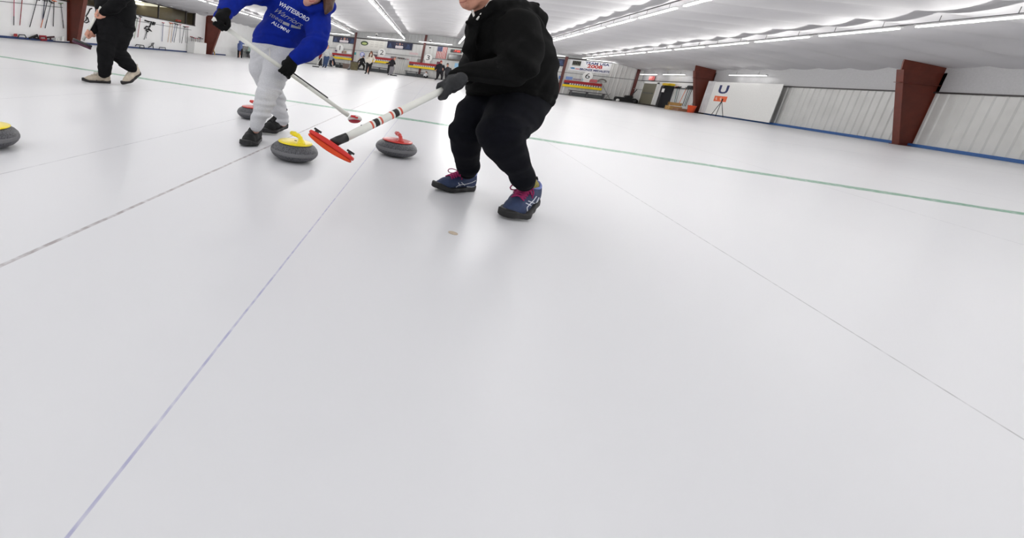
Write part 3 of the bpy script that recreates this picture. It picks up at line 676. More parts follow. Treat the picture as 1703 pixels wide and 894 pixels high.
for sg in (-1, 1):
    a = MB(); c = mid+hx*sg*.078; obox(a, c+hz*.012, HR, (.006, .014, .006)); obox(a, c+hz*.020, HR, (.016, .006, .004)); a.build('pad_clip', MATS['black_plastic'], bB)
# ---------------------------------------------------------------- player in blue hoodie
blue_h = mat('royal_blue_fleece', (6, 34, 138), .9, var=.12, vscale=30, bump=.25, bscale=300, spec=.2)
greysw = mat('heather_grey_fleece', (208, 208, 211), .95, var=.08, vscale=160, bump=.3, bscale=350, spec=.2)
root = empty('person', ice(445, 240), 'person in royal blue hoodie and light grey sweatpants holding a broom across the body', 'person')
FR = np.stack([VX, VZ, VY], 1)
def tilt(ang): c, s = math.cos(ang), math.sin(ang); return np.stack([VX*c+VY*s, VZ, VY*c-VX*s], 1)
FT = tilt(.22)
hd = [lambda P: ell(P, J(531, -36, 2.72), (.078, .092, .10), FT), lambda P: ell(P, J(522, -10, 2.68), (.058, .06, .07), FT), chain([J4(514, 0, 2.63, 8), J4(512, 3, 2.66, 8)], .02),
      chain([J4(526, -28, 2.60, 4), J4(521, -12, 2.585, 5)], .01), lambda P: ell(P, J(519, -.5, 2.615), (.021, .012, .005), FT), lambda P: ell(P, J(518, 2.2, 2.617), (.017, .012, .005), FT)]
u = union(hd, .02)
def headA(P): return smax(u(P), -ell(P, J(519.3, .6, 2.59), (.014, .02, .0028), FT), .003)
body = [[J4(522, 4, 2.78, 14), J4(503, 22, 2.88, 18), J4(480, 55, 2.93, 20), J4(462, 82, 2.96, 18)], [J4(466, 92, 2.93, 18), J4(448, 150, 2.75, 13), J4(428, 208, 2.80, 6), J4(426, 216, 2.83, 6)],
        [J4(446, 92, 3.0, 18), J4(452, 160, 3.08, 10), J4(470, 198, 3.22, 5.5), J4(472, 205, 3.24, 5.5)], [J4(530, 26, 2.82, 12), J4(526, 72, 2.70, 8), J4(496, 94, 2.65, 6)], [J4(462, -4, 2.88, 12), J4(408, -10, 2.70, 9), J4(370, 25, 2.47, 8)]]
figure_part('body', body, .03, .0075, skin2, root, 'bodyA', extra=([headA], [(J(525, -25, 2.7), .16)]))
tor = [J4(461, 68, 2.94, 40), J4(476, 46, 2.92, 39), J4(492, 24, 2.88, 41), J4(505, 4, 2.84, 36), J4(512, -8, 2.82, 26)]
tor2 = [J4(466, 8, 2.9, 18), J4(456, 40, 2.93, 18), J4(442, 64, 2.95, 21)]
arl = [J4(530, 16, 2.82, 21), J4(529, 45, 2.72, 21), J4(525, 70, 2.66, 20), J4(510, 86, 2.63, 17), J4(492, 96, 2.62, 13)]
arr = [J4(470, -6, 2.88, 22), J4(436, -12, 2.78, 19), J4(402, -10, 2.66, 19), J4(382, 8, 2.55, 18), J4(370, 25, 2.47, 15)]
hoodA = [J4(500, -8, 2.74, 8), J4(505, 8, 2.70, 7), J4(518, 16, 2.67, 7), J4(534, 14, 2.68, 8), J4(545, 6, 2.74, 10), J4(549, 12, 2.80, 10), J4(543, -2, 2.86, 12), J4(530, -8, 2.94, 14), J4(508, -14, 2.9, 12)]
hemA = np.array(VY*.97+VX*-.20); hemA /= np.linalg.norm(hemA)
gro = [((520, 62, 2.66), (545, 50, 2.62), .018, .012), ((500, 66, 2.76), (528, 30, 2.72), .016, .022), ((470, 78, 2.72), (505, 62, 2.72), .02, .01), ((425, 50, 2.85), (470, 66, 2.78), .02, .01), ((528, 88, 2.62), (545, 78, 2.62), .01, .01),
       ((512, 80, 2.62), (520, 96, 2.64), .01, .01), ((514, 22, 2.66), (545, 24, 2.7), .008, .012), ((440, 4, 2.76), (452, 10, 2.78), .02, .012), ((388, -6, 2.72), (400, 12, 2.72), .014, .010), ((400, -10, 2.7), (420, 6, 2.74), .012, .008)]
nh = chain([J4(518, 6, 2.74, 12), J4(526, -20, 2.70, 20)], .02)
def hoodie(P):
    d = union([chain(tor, .03), chain(tor2, .03), chain(arl, .03), chain(arr, .03)], .035)(P)
    for a0, a1, rr, am in gro: d = d+am*np.exp(-(cap(P, J(*a0), J(*a1), 0, 0)/rr)**2)
    d = d+folds(P, .006, (.3, .2, 1), 42, 3)*1.0+folds(P, .004, (1, .2, -.8), 60, 6)
    d = smin(d, chain(hoodA, .03)(P), .016)
    e = (P-J(455, 81, 2.9).astype(np.float32))@hemA.astype(np.float32)
    d = d+.006*np.exp(-((e+.055)/.008)**2)
    # keep the sleeve in front of the hem
    near_arm = union([chain(arl, .03)], .02)(P)
    d2 = smax(d, e, .012)
    return smax(np.minimum(d2, smax(near_arm+folds(P, .006, (1, .2, -.8), 60, 6), -e-.02, .01)), -nh(P), .01)
lo, hi = bounds(tor+arl+arr+hoodA+tor2); blob('hoodie', hoodie, lo, hi, .0075, blue_h, root, 'hoodA')
# trousers
nr = [J4(470, 86, 2.93, 28), J4(462, 112, 2.86, 25), J4(452, 136, 2.78, 21.5), J4(444, 156, 2.74, 19), J4(437, 180, 2.76, 16.5), J4(429, 200, 2.80, 12.5), J4(427, 208, 2.81, 11)]
fr_ = [J4(444, 90, 3.0, 30), J4(436, 112, 3.02, 22), J4(443, 134, 3.05, 18), J4(456, 158, 3.1, 16), J4(463, 180, 3.16, 14), J4(470, 196, 3.2, 10), J4(471, 201, 3.21, 9)]
pl = [J4(456, 78, 2.95, 36), J4(456, 92, 2.96, 34)]
def sweat(P):
    d = union([chain(nr, .03), chain(fr_, .03), chain(pl, .03)], .012)(P)
    kn = np.clip(1-np.abs((P-J(446, 155, 2.75).astype(np.float32))@VY.astype(np.float32))/.14, 0, 1)
    an = np.clip(1-np.abs((P-J(430, 200, 2.8).astype(np.float32))@VY.astype(np.float32))/.09, 0, 1)
    an2 = np.clip(1-np.abs((P-J(468, 190, 3.2).astype(np.float32))@VY.astype(np.float32))/.08, 0, 1)
    hp = np.clip(1-np.abs((P-J(470, 92, 2.9).astype(np.float32))@VY.astype(np.float32))/.08, 0, 1)
    return d+folds(P, .013, VY-.2*VX, 75, 2)*kn+folds(P, .012, VY, 95, 7)*(an+an2)+folds(P, .007, VY+.5*VX, 90, 5)*hp+folds(P, .004, (.2, .4, 1), 40, 1)+.010*np.exp(-(cap(P, J(452, 98, 2.86), J(433, 146, 2.92), 0, 0)/.008)**2)
lo, hi = bounds(nr+fr_+pl); blob('sweatpants', sweat, lo, hi, .0065, greysw, root, 'swA')
a = MB(); a.tube([J(448, 80, 2.80), J(448.5, 90, 2.79), J(449, 97, 2.785)], .004, 6); a.build('drawstring', mat('white_cotton', (222, 220, 214), .8), root, True)
# hoodie lettering
wht = mat('print_white', (226, 230, 240), .7); gry = mat('print_grey', (150, 152, 160), .7)
rt = np.array([50, 29.]); rt /= np.linalg.norm(rt); upv = np.array([7.2, -9.5]); upv /= np.linalg.norm(upv)
P1 = [px_text('WHITESBORO', (489.5, 20), rt*1.14, upv*1.3, 7.8, bold=.014, spacing=1.0)]
print_on('lettering', 'hoodA', P1, wht, root, .003)
rt2 = np.array([50, 29.]); rt2 /= np.linalg.norm(rt2)
print_on('lettering', 'hoodA', [px_text('Warriors', (478.5, 28.5), rt2*1.32, upv*1.15, 10.5, shear=.5, bold=.0)], gry, root, .003)
print_on('lettering', 'hoodA', [px_text('TENNIS', (459, 30.5), rt2*.98, upv*1.0, 7.4, bold=.0)] + [stroke([(470.5, 37.5), (481, 41.8)], 4.6), stroke([(484, 43), (500, 46.8)], (4.8, 2.6))], gry, root, .003)
print_on('lettering', 'hoodA', [px_text('ALUMNI', (466.8, 45), rt2*1.16, upv*1.05, 7.6, bold=.008)], wht, root, .003)
print_on('lips', 'bodyA', [stroke([(513.5, -1.5), (518, -.6), (524, -.8)], 1.6), stroke([(514, 1.2), (518, 2.6), (523, 1.6)], 1.4)], mat('lip_rose', (176, 84, 88), .45), root)
hrA = [J4(540, -52, 2.72, 22), J4(548, -28, 2.70, 15), J4(548, -6, 2.66, 11), J4(546, 12, 2.64, 8), J4(543, 20, 2.63, 4)]
hrB = [J4(536, -60, 2.78, 26), J4(518, -58, 2.72, 20), J4(508, -38, 2.74, 12), J4(504, -16, 2.78, 10)]
lo, hi = bounds(hrA+hrB); blob('hair', lambda P: np.maximum(union([chain(hrA, .03), chain(hrB, .03), lambda Q: ell(Q, J(535, -40, 2.78), (.1, .1, .115), FT)], .03)(P)+folds(P, .004, VX, 170, 2), -ell(P, J(520, -15, 2.58), (.078, .09, .10), FT)), lo, hi, .006, mat('brown_hair', (78, 52, 38), .55, var=.35, vscale=60), root)
# shoes
bsh = mat('black_knit_shoe', (20, 20, 21), .8, var=.2, bump=.3, bscale=300); brub = mat('black_shoe_sole', (30, 30, 31), .6); blk = mat('black_lace', (34, 34, 35), .8)
s1, wa = shoe(root, 'sA1', ice(424, 234), ice(407, 244.5), bsh, brub, blk, width=1.12, toe_up=.004, loops=False, high=.012, LEN=.29)
s2, wb = shoe(root, 'sA2', ice(484, 216), ice(436, 224), bsh, brub, blk, width=1.0, toe_up=.004, lift=.035, loops=False, high=.02, LEN=.33)
# broom in two gloved hands
hA = J(584, 195, 2.85); tA = J(364, 38, 2.42); axA = (tA-hA)/np.linalg.norm(tA-hA); LA = np.linalg.norm(tA-hA)
bA = empty('curling_broom', hA, 'white curling broom with small red and white head held diagonally by the blue hoodie player', 'curling broom')
a = MB(); a.tube([hA+axA*.03, hA+axA*.10, hA+axA*.13, hA+axA*.42], [.0155, .0155, .0125, .0122], 16); a.tube([hA+axA*.40, J(353.5, 30.5, 2.41)], [.0125, .0125], 16); a.build('handle', white, bA, True)
def at(px, off=0): 
    best = min(np.linspace(0, LA, 500), key=lambda s: abs(proj(hA+axA*s)[0]-px)); return hA+axA*best
side = np.cross(axA, VZ); side /= np.linalg.norm(side); side = side if side@VY < 0 else -side
a = MB(); a.tube([at(484)+side*.012, at(543)+side*.012], .0078, 8); a.build('grip_strip', mat('black_plastic', (28, 28, 28), .45), bA, True)
def hA_f(P): return smax(ell(P, hA+VX*.008+VY*.008, (.056, .11, .032), tilt(.1)), -(P-J(588, 199, 3.5).astype(np.float32))@(-VY).astype(np.float32)*-1-.03, .004)
hp = J(590, 198, 2.83); e = np.array([.2, .2, .2])
HX = VX*.98+VY*.12; HX /= np.linalg.norm(HX); HYv = VZ; 
RR = np.stack([HX, VZ, np.cross(HX, VZ)*1], 1); sgn = 1 if RR[:, 2]@VY < 0 else -1
def lens(z0, z1, wx, wy, P):
    Q = (P-hp.astype(np.float32))@RR.astype(np.float32); z = Q[:, 2]*sgn
    return smax(ell(Q, (0, 0, -.0), (wx, wy, .028)), np.maximum(z0-z, z-z1), .004)
blob('head', lambda P: lens(-.010, .024, .045, .10, P), hp-e, hp+e, .0035, mat('head_white', (220, 214, 208), .4), bA)
blob('pad_fabric', lambda P: lens(-.027, -.010, .043, .098, P), hp-e, hp+e, .0035, mat('pad_crimson', (172, 14, 40), .7), bA)
a = MB(); c = J(587, 193.5, 2.72); a.box((0, 0, 0), (0, 0, 0)) if False else obox(a, c, RR, (.014, .016, .006)); obox(a, c+HX*.022-VY*-.006, RR, (.009, .012, .005)); a.build('pad_clip', mat('clip_red', (200, 26, 32), .4), bA)
g1, p1, pw1 = grip_hand(at(366), axA, J(367, 22, 2.44)-at(366), .0125, .9, 1, .003)
f1 = [(J(369, 22, 2.46), .034), (at(365)+(J(368, 23, 2.46)-at(365))*.45, .036)]
lo, hi = bounds(p1+f1); blob('glove', lambda P: smin(g1(P), chain(f1, .02)(P), .02), lo, hi, .0048, blackglove, root, 'gA1')
g2, p2, pw2 = grip_hand(at(475), axA, J(488, 99, 2.63)-at(475), .0125, 1.0, -1, .003)
f2 = [(J(488, 98, 2.62), .038), (at(479)+(J(489, 99, 2.62)-at(479))*.35, .040)]
lo, hi = bounds(p2+f2); blob('glove', lambda P: smin(g2(P), chain(f2, .02)(P), .02), lo, hi, .0048, blackglove, root, 'gA2')
# ---------------------------------------------------------------- player in black with tan shoes
root = empty('person', ice(190, 139), 'person in black top and black trousers with tan shoes walking at the left', 'person')
hdC = [J4(172, -86, 5.1, 13), J4(170, -78, 5.08, 11)]
bodyc = [[J4(180, -62, 5.15, 8), J4(186, -40, 5.2, 16), J4(192, 5, 5.25, 24), J4(194, 35, 5.28, 20)], [J4(184, 50, 5.22, 14), J4(174, 88, 5.2, 9), J4(173, 125, 5.35, 5)], [J4(204, 45, 5.3, 14), J4(192, 85, 5.35, 10), J4(222, 116, 5.5, 5)],
         [J4(200, -42, 5.1, 9), J4(204, -10, 5.05, 7), J4(170, 21, 5.02, 4)], [J4(172, -40, 5.35, 9), J4(168, 0, 5.35, 7), J4(168, 32, 5.2, 5), J4(152, 52, 5.1, 4)]]
brC0 = J(137, 69, 5.05); brC1 = J(166, 15, 4.98); axC = (brC1-brC0)/np.linalg.norm(brC1-brC0)
gC1, pC1, _ = grip_hand(J(163, 22, 4.985), axC, J(172, 20, 5.02)-J(163, 22, 4.985), .0155, 1.0, 1, .001)
gC2, pC2, _ = grip_hand(J(146.5, 55, 5.025), axC, J(153, 52, 5.08)-J(146.5, 55, 5.025), .0155, 1.0, 1, .001)
figure_part('body', bodyc+[hdC], .03, .009, skin, root, 'bodyC', extra=([gC1, gC2, lambda P: ell(P, J(178, -86, 5.1), (.085, .1, .11), FR), chain([J4(160, -80, 5.07, 3), J4(158, -77, 5.07, 2)], .01)], pC1+pC2+[(J(176, -86, 5.1), .13)]))
blC = mat('black_trousers', (17, 17, 19), .9, var=.2, bump=.2, bscale=200, spec=.2); blT = mat('black_top', (12, 12, 14), .9, var=.2, bump=.2, bscale=200, spec=.2)
l1 = [J4(186, 42, 5.2, 25), J4(180, 62, 5.18, 18), J4(176, 84, 5.17, 14), J4(175, 103, 5.24, 12), J4(174, 119, 5.33, 10.5)]
l2 = [J4(200, 44, 5.3, 24), J4(196, 66, 5.3, 19), J4(193, 84, 5.32, 15), J4(206, 99, 5.4, 12.5), J4(219, 112, 5.47, 9)]
lo, hi = bounds(l1+l2); blob('trousers', lambda P: union([chain(l1, .04), chain(l2, .04)], .04)(P)+folds(P, .008, (.3, 0, 1), 45, 2)+folds(P, .006, (0, .3, 1), 80, 5), lo, hi, .010, blC, root, 'trC')
t1 = [J4(193, 32, 5.27, 31), J4(193, 12, 5.25, 32), J4(190, -20, 5.22, 29), J4(185, -42, 5.2, 20)]
a1 = [J4(202, -40, 5.08, 14), J4(206, -8, 5.0, 13), J4(190, 10, 4.99, 12), J4(173, 19, 5.01, 8)]
a2 = [J4(172, -38, 5.36, 13), J4(170, 0, 5.36, 12), J4(168, 34, 5.22, 9), J4(155, 51, 5.09, 6.5)]
lo, hi = bounds(t1+a1+a2); blob('top', lambda P: smax(union([chain(t1, .04), chain(a1, .03), chain(a2, .03)], .03)(P)+folds(P, .008, (.3, 0, 1), 40, 8), np.minimum((P-J(195, 41, 5.3).astype(np.float32))@VY.astype(np.float32), 1), .015) if False else union([chain(t1, .04), chain(a1, .03), chain(a2, .03)], .03)(P)+folds(P, .008, (.3, 0, 1), 40, 8), lo, hi, .010, blT, root, 'topC')
hh = [J4(184, -92, 5.1, 14), J4(188, -84, 5.1, 12)]
lo, hi = bounds(hh); blob('hair', lambda P: np.maximum(chain(hh, .03)(P), -ell(P, J(170, -80, 5.08), (.07, .09, .09), FR)), lo, hi, .01, mat('dark_hair', (40, 32, 28), .6, var=.3), root)
tan = mat('shoe_tan', (196, 184, 166), .75, var=.12, vscale=25, bump=.2); tls = mat('cream_lace', (214, 206, 192), .8); bks = mat('dark_shoe_sole', (34, 32, 32), .7)
s1, wc = shoe(root, 'sC1', ice(183, 138.5), ice(136, 135.5), tan, bks, tls, width=.95, loops=True, LEN=.345)
s2, wd = shoe(root, 'sC2', ice(231, 141), ice(205, 142), tan, bks, tls, lift=.15, width=1.0, loops=False, LEN=.345)
tick = mat('shoe_tick_brown', (110, 92, 80), .7)
print_on('side_mark', 'sC1', [stroke([(160, 133), (163, 135.3), (168, 134.5), (175, 132.6)], (1.5, .4))], tick, s1)
print_on('side_mark', 'sC2', [stroke([(224.5, 129), (226, 131), (229, 129), (233, 124)], (1.5, .4))], tick, s2)
bC = empty('curling_broom', brC0, 'white handled curling broom with dark purple head held by the person in tan shoes', 'curling broom')
a = MB(); a.tube([brC0+axC*.02, brC1], [.017, .0155], 16); a.build('handle', white, bC, True)
a = MB(); a.tube([brC1, brC1+axC*.03], [.0165, .0165], 12); a.build('end_cap', white, bC, True)
k0 = J(123, 66.5, 5.12); k1 = J(150.5, 78, 5.0); kx = (k1-k0)/np.linalg.norm(k1-k0); kz = axC-kx*(axC@kx); kz /= np.linalg.norm(kz); KR = np.stack([kx, np.cross(kz, kx), kz], 1); kc = (k0+k1)/2; KL = np.linalg.norm(k1-k0)/2
e = np.array([.3, .3, .3])
def kh(z0, z1, w_):
    def f(P):
        Q = (P-kc.astype(np.float32))@KR.astype(np.float32); ee = np.clip(np.abs(Q[:, 0])/KL, 0, 1)
        return smax(smax(np.abs(Q[:, 0])-KL, np.abs(Q[:, 1])-w_*np.sqrt(1-.7*ee**4), .01), np.maximum(z0-Q[:, 2], Q[:, 2]-z1), .006)
    return f
blob('pad_holder', kh(-.004, .022, .04), kc-e, kc+e, .005, mat('black_plastic', (28, 28, 28), .45), bC)
blob('pad_fabric', kh(-.032, -.004, .038), kc-e, kc+e, .005, mat('pad_purple', (70, 28, 52), .7), bC)
# ================================================================ FAR WALL
def V3(p): return np.array(p, float)
def slab(name, pts, t, m, parent=None, lab=None, cat=None, group=None):
    """flat panel with real thickness: corner points on its back, t = thickness vector"""
    a = MB(); a.prism([V3(p) for p in pts], t)
    if parent is None:
        c = V3(pts).mean(0); o = MB.build(a, name, m); o['label'] = lab; o['category'] = cat
        if group: o['group'] = group
        for v in o.data.vertices: v.co -= Vector(c)
        o.location = c; return o
    return a.build(name, m, parent)
def fw(px, py, off=.03): return onp(px, py, 1, YF-off)
def fwslab(name, px, m, th=.03, off=.03, **k): return slab(name, [fw(x, y, off) for x, y in px], (0, -th, 0), m, **k)
def rect_f(px4, off=.03):                    # upright rectangle on the far wall from its corners in the photo
    P = np.array([fw(x, y, off) for x, y in px4]); x0 = (P[0][0]+P[3][0])/2; x1 = (P[1][0]+P[2][0])/2; z1 = (P[0][2]+P[1][2])/2; z0 = (P[2][2]+P[3][2])/2
    return x0, x1, z0, z1
def panel_f(name, r, m, off, th, **k):
    x0, x1, z0, z1 = r; y = YF-off; return slab(name, [(x0, y, z0), (x1, y, z0), (x1, y, z1), (x0, y, z1)], (0, -th, 0), m, **k)
def text_f(name, txt, c, size, m, parent, off, sx=1, **kw):
    v, f = text_mesh(txt, size, **kw); a = MB(); a.add([(c[0]+q[0]*sx, YF-off, c[1]+q[1]) for q in v], f); return a.build(name, m, parent)
sred = mat('board_red', (158, 24, 28), .5); syel = mat('board_yellow', (242, 208, 10), .5); swht = mat('board_white', (232, 232, 230), .5); ink = mat('numeral_black', (24, 24, 28), .6); snv = mat('board_navy', (40, 36, 76), .5)
gleg = mat('grey_leg', (95, 95, 98), .5)
for num, x0p, x1p, dp in ((1, 553.2, 585.6, 564.6), (2, 613, 657.3, 634.2), (3, 681, 731, 711), (6, 938, 1000.5, 974.8)):
    yr = {1: 87.5, 2: 93, 3: 102, 6: 132.5}[num]
    xa = fw(x0p, yr)[0]; xb = fw(x1p, yr+(x1p-x0p)*.115)[0]; xm = fw(dp, yr)[0]
    zt = {1: 1.30, 2: 1.33, 3: 1.36, 6: 1.38}[num]; zt = fw(x0p, yr)[2]
    root = empty('scoreboard', (xm, YF-.1, 0), 'curling scoreboard with red and yellow rows under the round number %s sign' % {1: 'one', 2: 'two', 3: 'three', 6: 'six'}[num], 'scoreboard', 'scoreboards along the far wall')
    h = .21
    panel_f('red_row', (xa, xb, zt-h, zt), sred, .13, .05, parent=root)
    panel_f('number_row', (xa+.03, xb-.03, zt-h-.13, zt-h), snv, .13, .045, parent=root)
    panel_f('yellow_row', (xa-.05, xb+.05, zt-h-.13-.19, zt-h-.13), syel, .13, .06, parent=root)
    nn = 13; st = (xb-xa)*.84/nn; a = MB()
    for i in range(nn):
        xx = xb-.12-st*(nn-1-i); a.prism([(xx-st*.3, YF-.176, zt-h-.12), (xx+st*.3, YF-.176, zt-h-.12), (xx+st*.3, YF-.176, zt-h-.01), (xx-st*.3, YF-.176, zt-h-.01)], (0, -.004, 0))
    a.build('number_cards', swht, root)
    a = MB()
    for i in range(nn):
        v, f = text_mesh(str(i+1), .10); xx = xb-.12-st*(nn-1-i); a.add([(xx+q[0]*.8, YF-.1815, zt-h-.065+q[1]) for q in v], f)
    a.build('row_numerals', ink, root)
    zd = {1: fw(565, 80)[2], 2: fw(634, 87.6)[2], 3: fw(711, 96.3)[2], 6: fw(974.8, 126.4)[2]}[num]; R_ = .36
    a = MB(); cir = [(xm+R_*math.cos(t), YF-.10, zd+R_*math.sin(t)) for t in np.linspace(0, 2*math.pi, 33)[:-1]]; a.prism(cir, (0, -.04, 0)); a.build('number_disc', swht, root)
    text_f('disc_numeral', str(num), (xm, zd), .62, ink, root, .145, sx=1.25)
    a = MB(); a.box((xm-.22, YF-.1, zt-.02), (xm+.22, YF-.13, zd-.25)); a.build('disc_post', swht, root)
    for sx in (xa+.12, xb-.12):
        a = MB(); a.box((sx-.03, YF-.06, 0), (sx+.03, YF-.1, zt)); a.build('leg', swht, root)
    # bench under the board
    bx0, bx1 = {1: (557.5, 578), 2: (617, 650), 3: (674, 712), 6: (941, 1001)}[num]
    fx0 = fw(bx0, 105 if num < 3 else 118 if num == 3 else 155)[0]; fx1 = fw(bx1, 108 if num < 3 else 124 if num == 3 else 162)[0]
    b = empty('bench', ((fx0+fx1)/2, YF-.7, 0), 'low dark bench on the ice edge below the number %s scoreboard' % {1: 'one', 2: 'two', 3: 'three', 6: 'six'}[num], 'bench', 'benches along the far wall')
    a = MB(); a.box((fx0, YF-.95, .42), (fx1, YF-.45, .47), .008); a.build('seat', mat('bench_dark', (52, 50, 54), .6, var=.1), b)
    a = MB(); a.box((fx0+.1, YF-.5, .05), (fx1-.1, YF-.46, .3)); a.build('back_rail', mat('bench_grey', (100, 104, 106), .6), b)
    for xx in (fx0+.15, (fx0+fx1)/2, fx1-.15):
        a = MB(); a.box((xx-.03, YF-.9, 0), (xx+.03, YF-.5, .42)); a.build('leg', gleg, b)
# banners
nav = mat('banner_navy', (24, 30, 58), .6, var=.1); navl = mat('banner_blue', (60, 80, 120), .7, var=.3, vscale=8); skinp = mat('banner_flesh', (150, 110, 100), .7, var=.3, vscale=10); whp = mat('banner_light', (198, 190, 194), .7, var=.15, vscale=10); dkp = mat('banner_dark', (26, 22, 22), .7)
def nbanner(px4, lab, fig, words=True):
    r = rect_f(px4); x0, x1, z0, z1 = r; root = empty('banner', ((x0+x1)/2, YF-.06, z0), lab, 'banner', 'navy team banners on the far wall'); W, H = x1-x0, z1-z0
    panel_f('cloth', r, nav, .05, .012, parent=root)
    for cx, s in fig:
        a = MB(); a.lathe([(.001, -.34*H), (.17*s, -.33*H), (.21*s, -.05*H), (.15*s, .04*H), (.06*s, .08*H)], (0, 0, 0), 16); a.v = a.v[:-80]+[(x0+W*cx+x, YF-.064+y*.02, z0+H*.42+z) for x, y, z in a.v[-80:]]
        a.build('printed_figure', whp, root)
    for cx, s in fig:
        a = MB(); a.lathe([(.001, -.10), (.07, -.08), (.09, 0), (.07, .08), (.001, .10)], (0, 0, 0), 16); a.v = a.v[:-80]+[(x0+W*cx+x*s, YF-.066+y*.02, z0+H*.72+z*s) for x, y, z in a.v[-80:]]
        a.build('printed_face', skinp, root)
    a = MB()
    for k, (u0, u1) in enumerate(((.02, .22), (.72, .96))):
        for j in range(4): a.prism([(x0+W*(u0+.02+.02*j), YF-.063, z0+H*(.15+.17*j)), (x0+W*(u1-.02-.02*j), YF-.063, z0+H*(.15+.17*j)), (x0+W*(u1-.02-.02*j), YF-.063, z0+H*(.24+.17*j)), (x0+W*(u0+.02+.02*j), YF-.063, z0+H*(.24+.17*j))], (0, -.002, 0))
    a.build('printed_blocks', navl, root)
nbanner([(554.1, 60.1), (592.7, 64), (591.6, 73.6), (553.6, 69.6)], 'navy banner with a light portrait hanging above scoreboard one', ((.5, 1.3), (.36, .7), (.62, .7)))
nbanner([(644.5, 67.8), (686.8, 72.8), (684.6, 83.8), (643.8, 79.7)], 'navy banner with small faces hanging right of the sponsor board', ((.5, 1.1), (.38, .5), (.6, .5)))
nbanner([(898, 93.5), (941.6, 99.3), (938, 111), (896, 106)], 'navy banner half hidden behind the black jacket, left of the slim red column', ((.4, .9),))
r = rect_f([(949.4, 99), (1017, 105), (1013.2, 123.7), (944.3, 116.9)]); x0, x1, z0, z1 = r; W, H = x1-x0, z1-z0
root = empty('banner', ((x0+x1)/2, YF-.06, z0), 'white banner reading TEAM USA 2008 BRONZE MEDALISTS above scoreboard six', 'banner')
panel_f('cloth', r, mat('banner_white', (220, 220, 222), .6), .05, .012, parent=root)
tn = mat('banner_text_navy', (34, 44, 96), .6); tr = mat('banner_text_red', (170, 44, 36), .6)
text_f('title_text', 'TEAM USA', (x0+W*.66, z1-H*.19), .27, tn, root, .064, sx=1.3, bold=.01); text_f('year_text', '2008', (x0+W*.62, z1-H*.46), .36, tr, root, .064, sx=1.45, bold=.015); text_f('bottom_text', 'BRONZE MEDALISTS', (x0+W*.635, z1-H*.79), .215, tn, root, .064, sx=1.05, bold=.01)
panel_f('photo_print', (x0+W*.06, x0+W*.27, z1-H*.52, z1-H*.08), mat('photo_grey', (120, 122, 108), .6, var=.5, vscale=6), .062, .003, parent=root)
a = MB()
for i in range(5): xx = x0+W*(.085+.04*i); a.lathe([(.001, 0), (.05, .0), (.05, .22), (.02, .3)], (xx, YF-.067, z1-H*.42), 8); 
a.v = [(p[0], YF-.066+(p[1]-(YF-.067))*.05, p[2]) for p in a.v]; a.build('printed_players', dkp, root)
a = MB(); a.prism([(x0+W*.03, YF-.063, z1-H*.76), (x0+W*.08, YF-.063, z1-H*.84), (x0+W*.16, YF-.063, z1-H*.82), (x0+W*.14, YF-.063, z1-H*.70), (x0+W*.08, YF-.063, z1-H*.69)], (0, -.003, 0)); a.build('emblem', mat('emblem_blue', (50, 120, 170), .6), root)
panel_f('emblem_bar', (x0+W*.17, x0+W*.27, z1-H*.83, z1-H*.76), mat('emblem_pink', (190, 90, 100), .6), .062, .003, parent=root)
# sponsor sheet with oval emblem
r = rect_f([(600, 65.3), (641, 69.5), (638.5, 84.5), (597.5, 80.5)]); x0, x1, z0, z1 = r; W, H = x1-x0, z1-z0
root = empty('sponsor_board', ((x0+x1)/2, YF-.05, z0), 'off white sheet with a green oval emblem beside the slim red column', 'board')
panel_f('sheet', r, mat('sheet_offwhite', (212, 210, 204), .7, var=.05, vscale=3), .045, .01, parent=root)
a = MB(); c = (x0+.42, z1-.33); a.prism([(c[0]+.36*math.cos(t), YF-.057, c[1]+.21*math.sin(t)) for t in np.linspace(0, 2*math.pi, 25)[:-1]], (0, -.004, 0)); a.build('oval_emblem', mat('emblem_green', (40, 62, 40), .6), root)
a = MB(); a.prism([(c[0]+.24*math.cos(t), YF-.061, c[1]-.02+.11*math.sin(t)) for t in np.linspace(0, 2*math.pi, 25)[:-1]], (0, -.003, 0)); a.build('oval_centre', mat('emblem_lime', (176, 190, 120), .6), root)
a = MB()
for k in range(3):
    for j in range(3): xx = x0+W*(.42+.19*k); zz = z1-H*(.2+.22*j); a.tube([(xx+i*.05, YF-.058, zz+.03*math.sin(i*2.1+k+j)) for i in range(7)], .010, 5)
a.build('grey_script', mat('script_grey', (150, 148, 146), .7), root)
# flag hung lengthwise
P = [(728.2, 77.2), (744.6, 78.9), (740.3, 98.3), (724.8, 96.8)]; r = rect_f(P); x0, x1, z0, z1 = r; W, H = x1-x0, z1-z0
root = empty('flag', ((x0+x1)/2, YF-.07, z1), 'american flag hung with vertical stripes left of the red digit clock', 'flag')
a = MB(); b_ = MB()
for i in range(13):
    m_ = a if i % 2 == 0 else b_; u0, u1 = x0+W*i/13, x0+W*(i+1)/13; m_.box((u0, YF-.07, z0), (u1, YF-.085+.006*math.sin(i), z1))
a.build('red_stripes', mat('flag_red', (168, 40, 48), .8), root); b_.build('white_stripes', mat('flag_white', (224, 214, 208), .8), root)
a = MB(); a.box((x0, YF-.085, z1-H*.40), (x0+W*7/13, YF-.092, z1))
for i in range(5):
    for j in range(6):
        cx, cz = x0+W*7/13*(i+.5)/5, z1-H*.40*(j+.5)/6; a.prism([(cx+.022*(1 if q % 2 else .45)*math.cos(q*math.pi/5+.3), YF-.092, cz+.022*(1 if q % 2 else .45)*math.sin(q*math.pi/5+.3)) for q in range(10)], (0, -.002, 0))
o = a.build('canton', mat('flag_blue', (36, 50, 100), .8), root); o.data.materials.append(MATS['flag_white'])
for q in o.data.polygons[6:]: q.material_index = 1
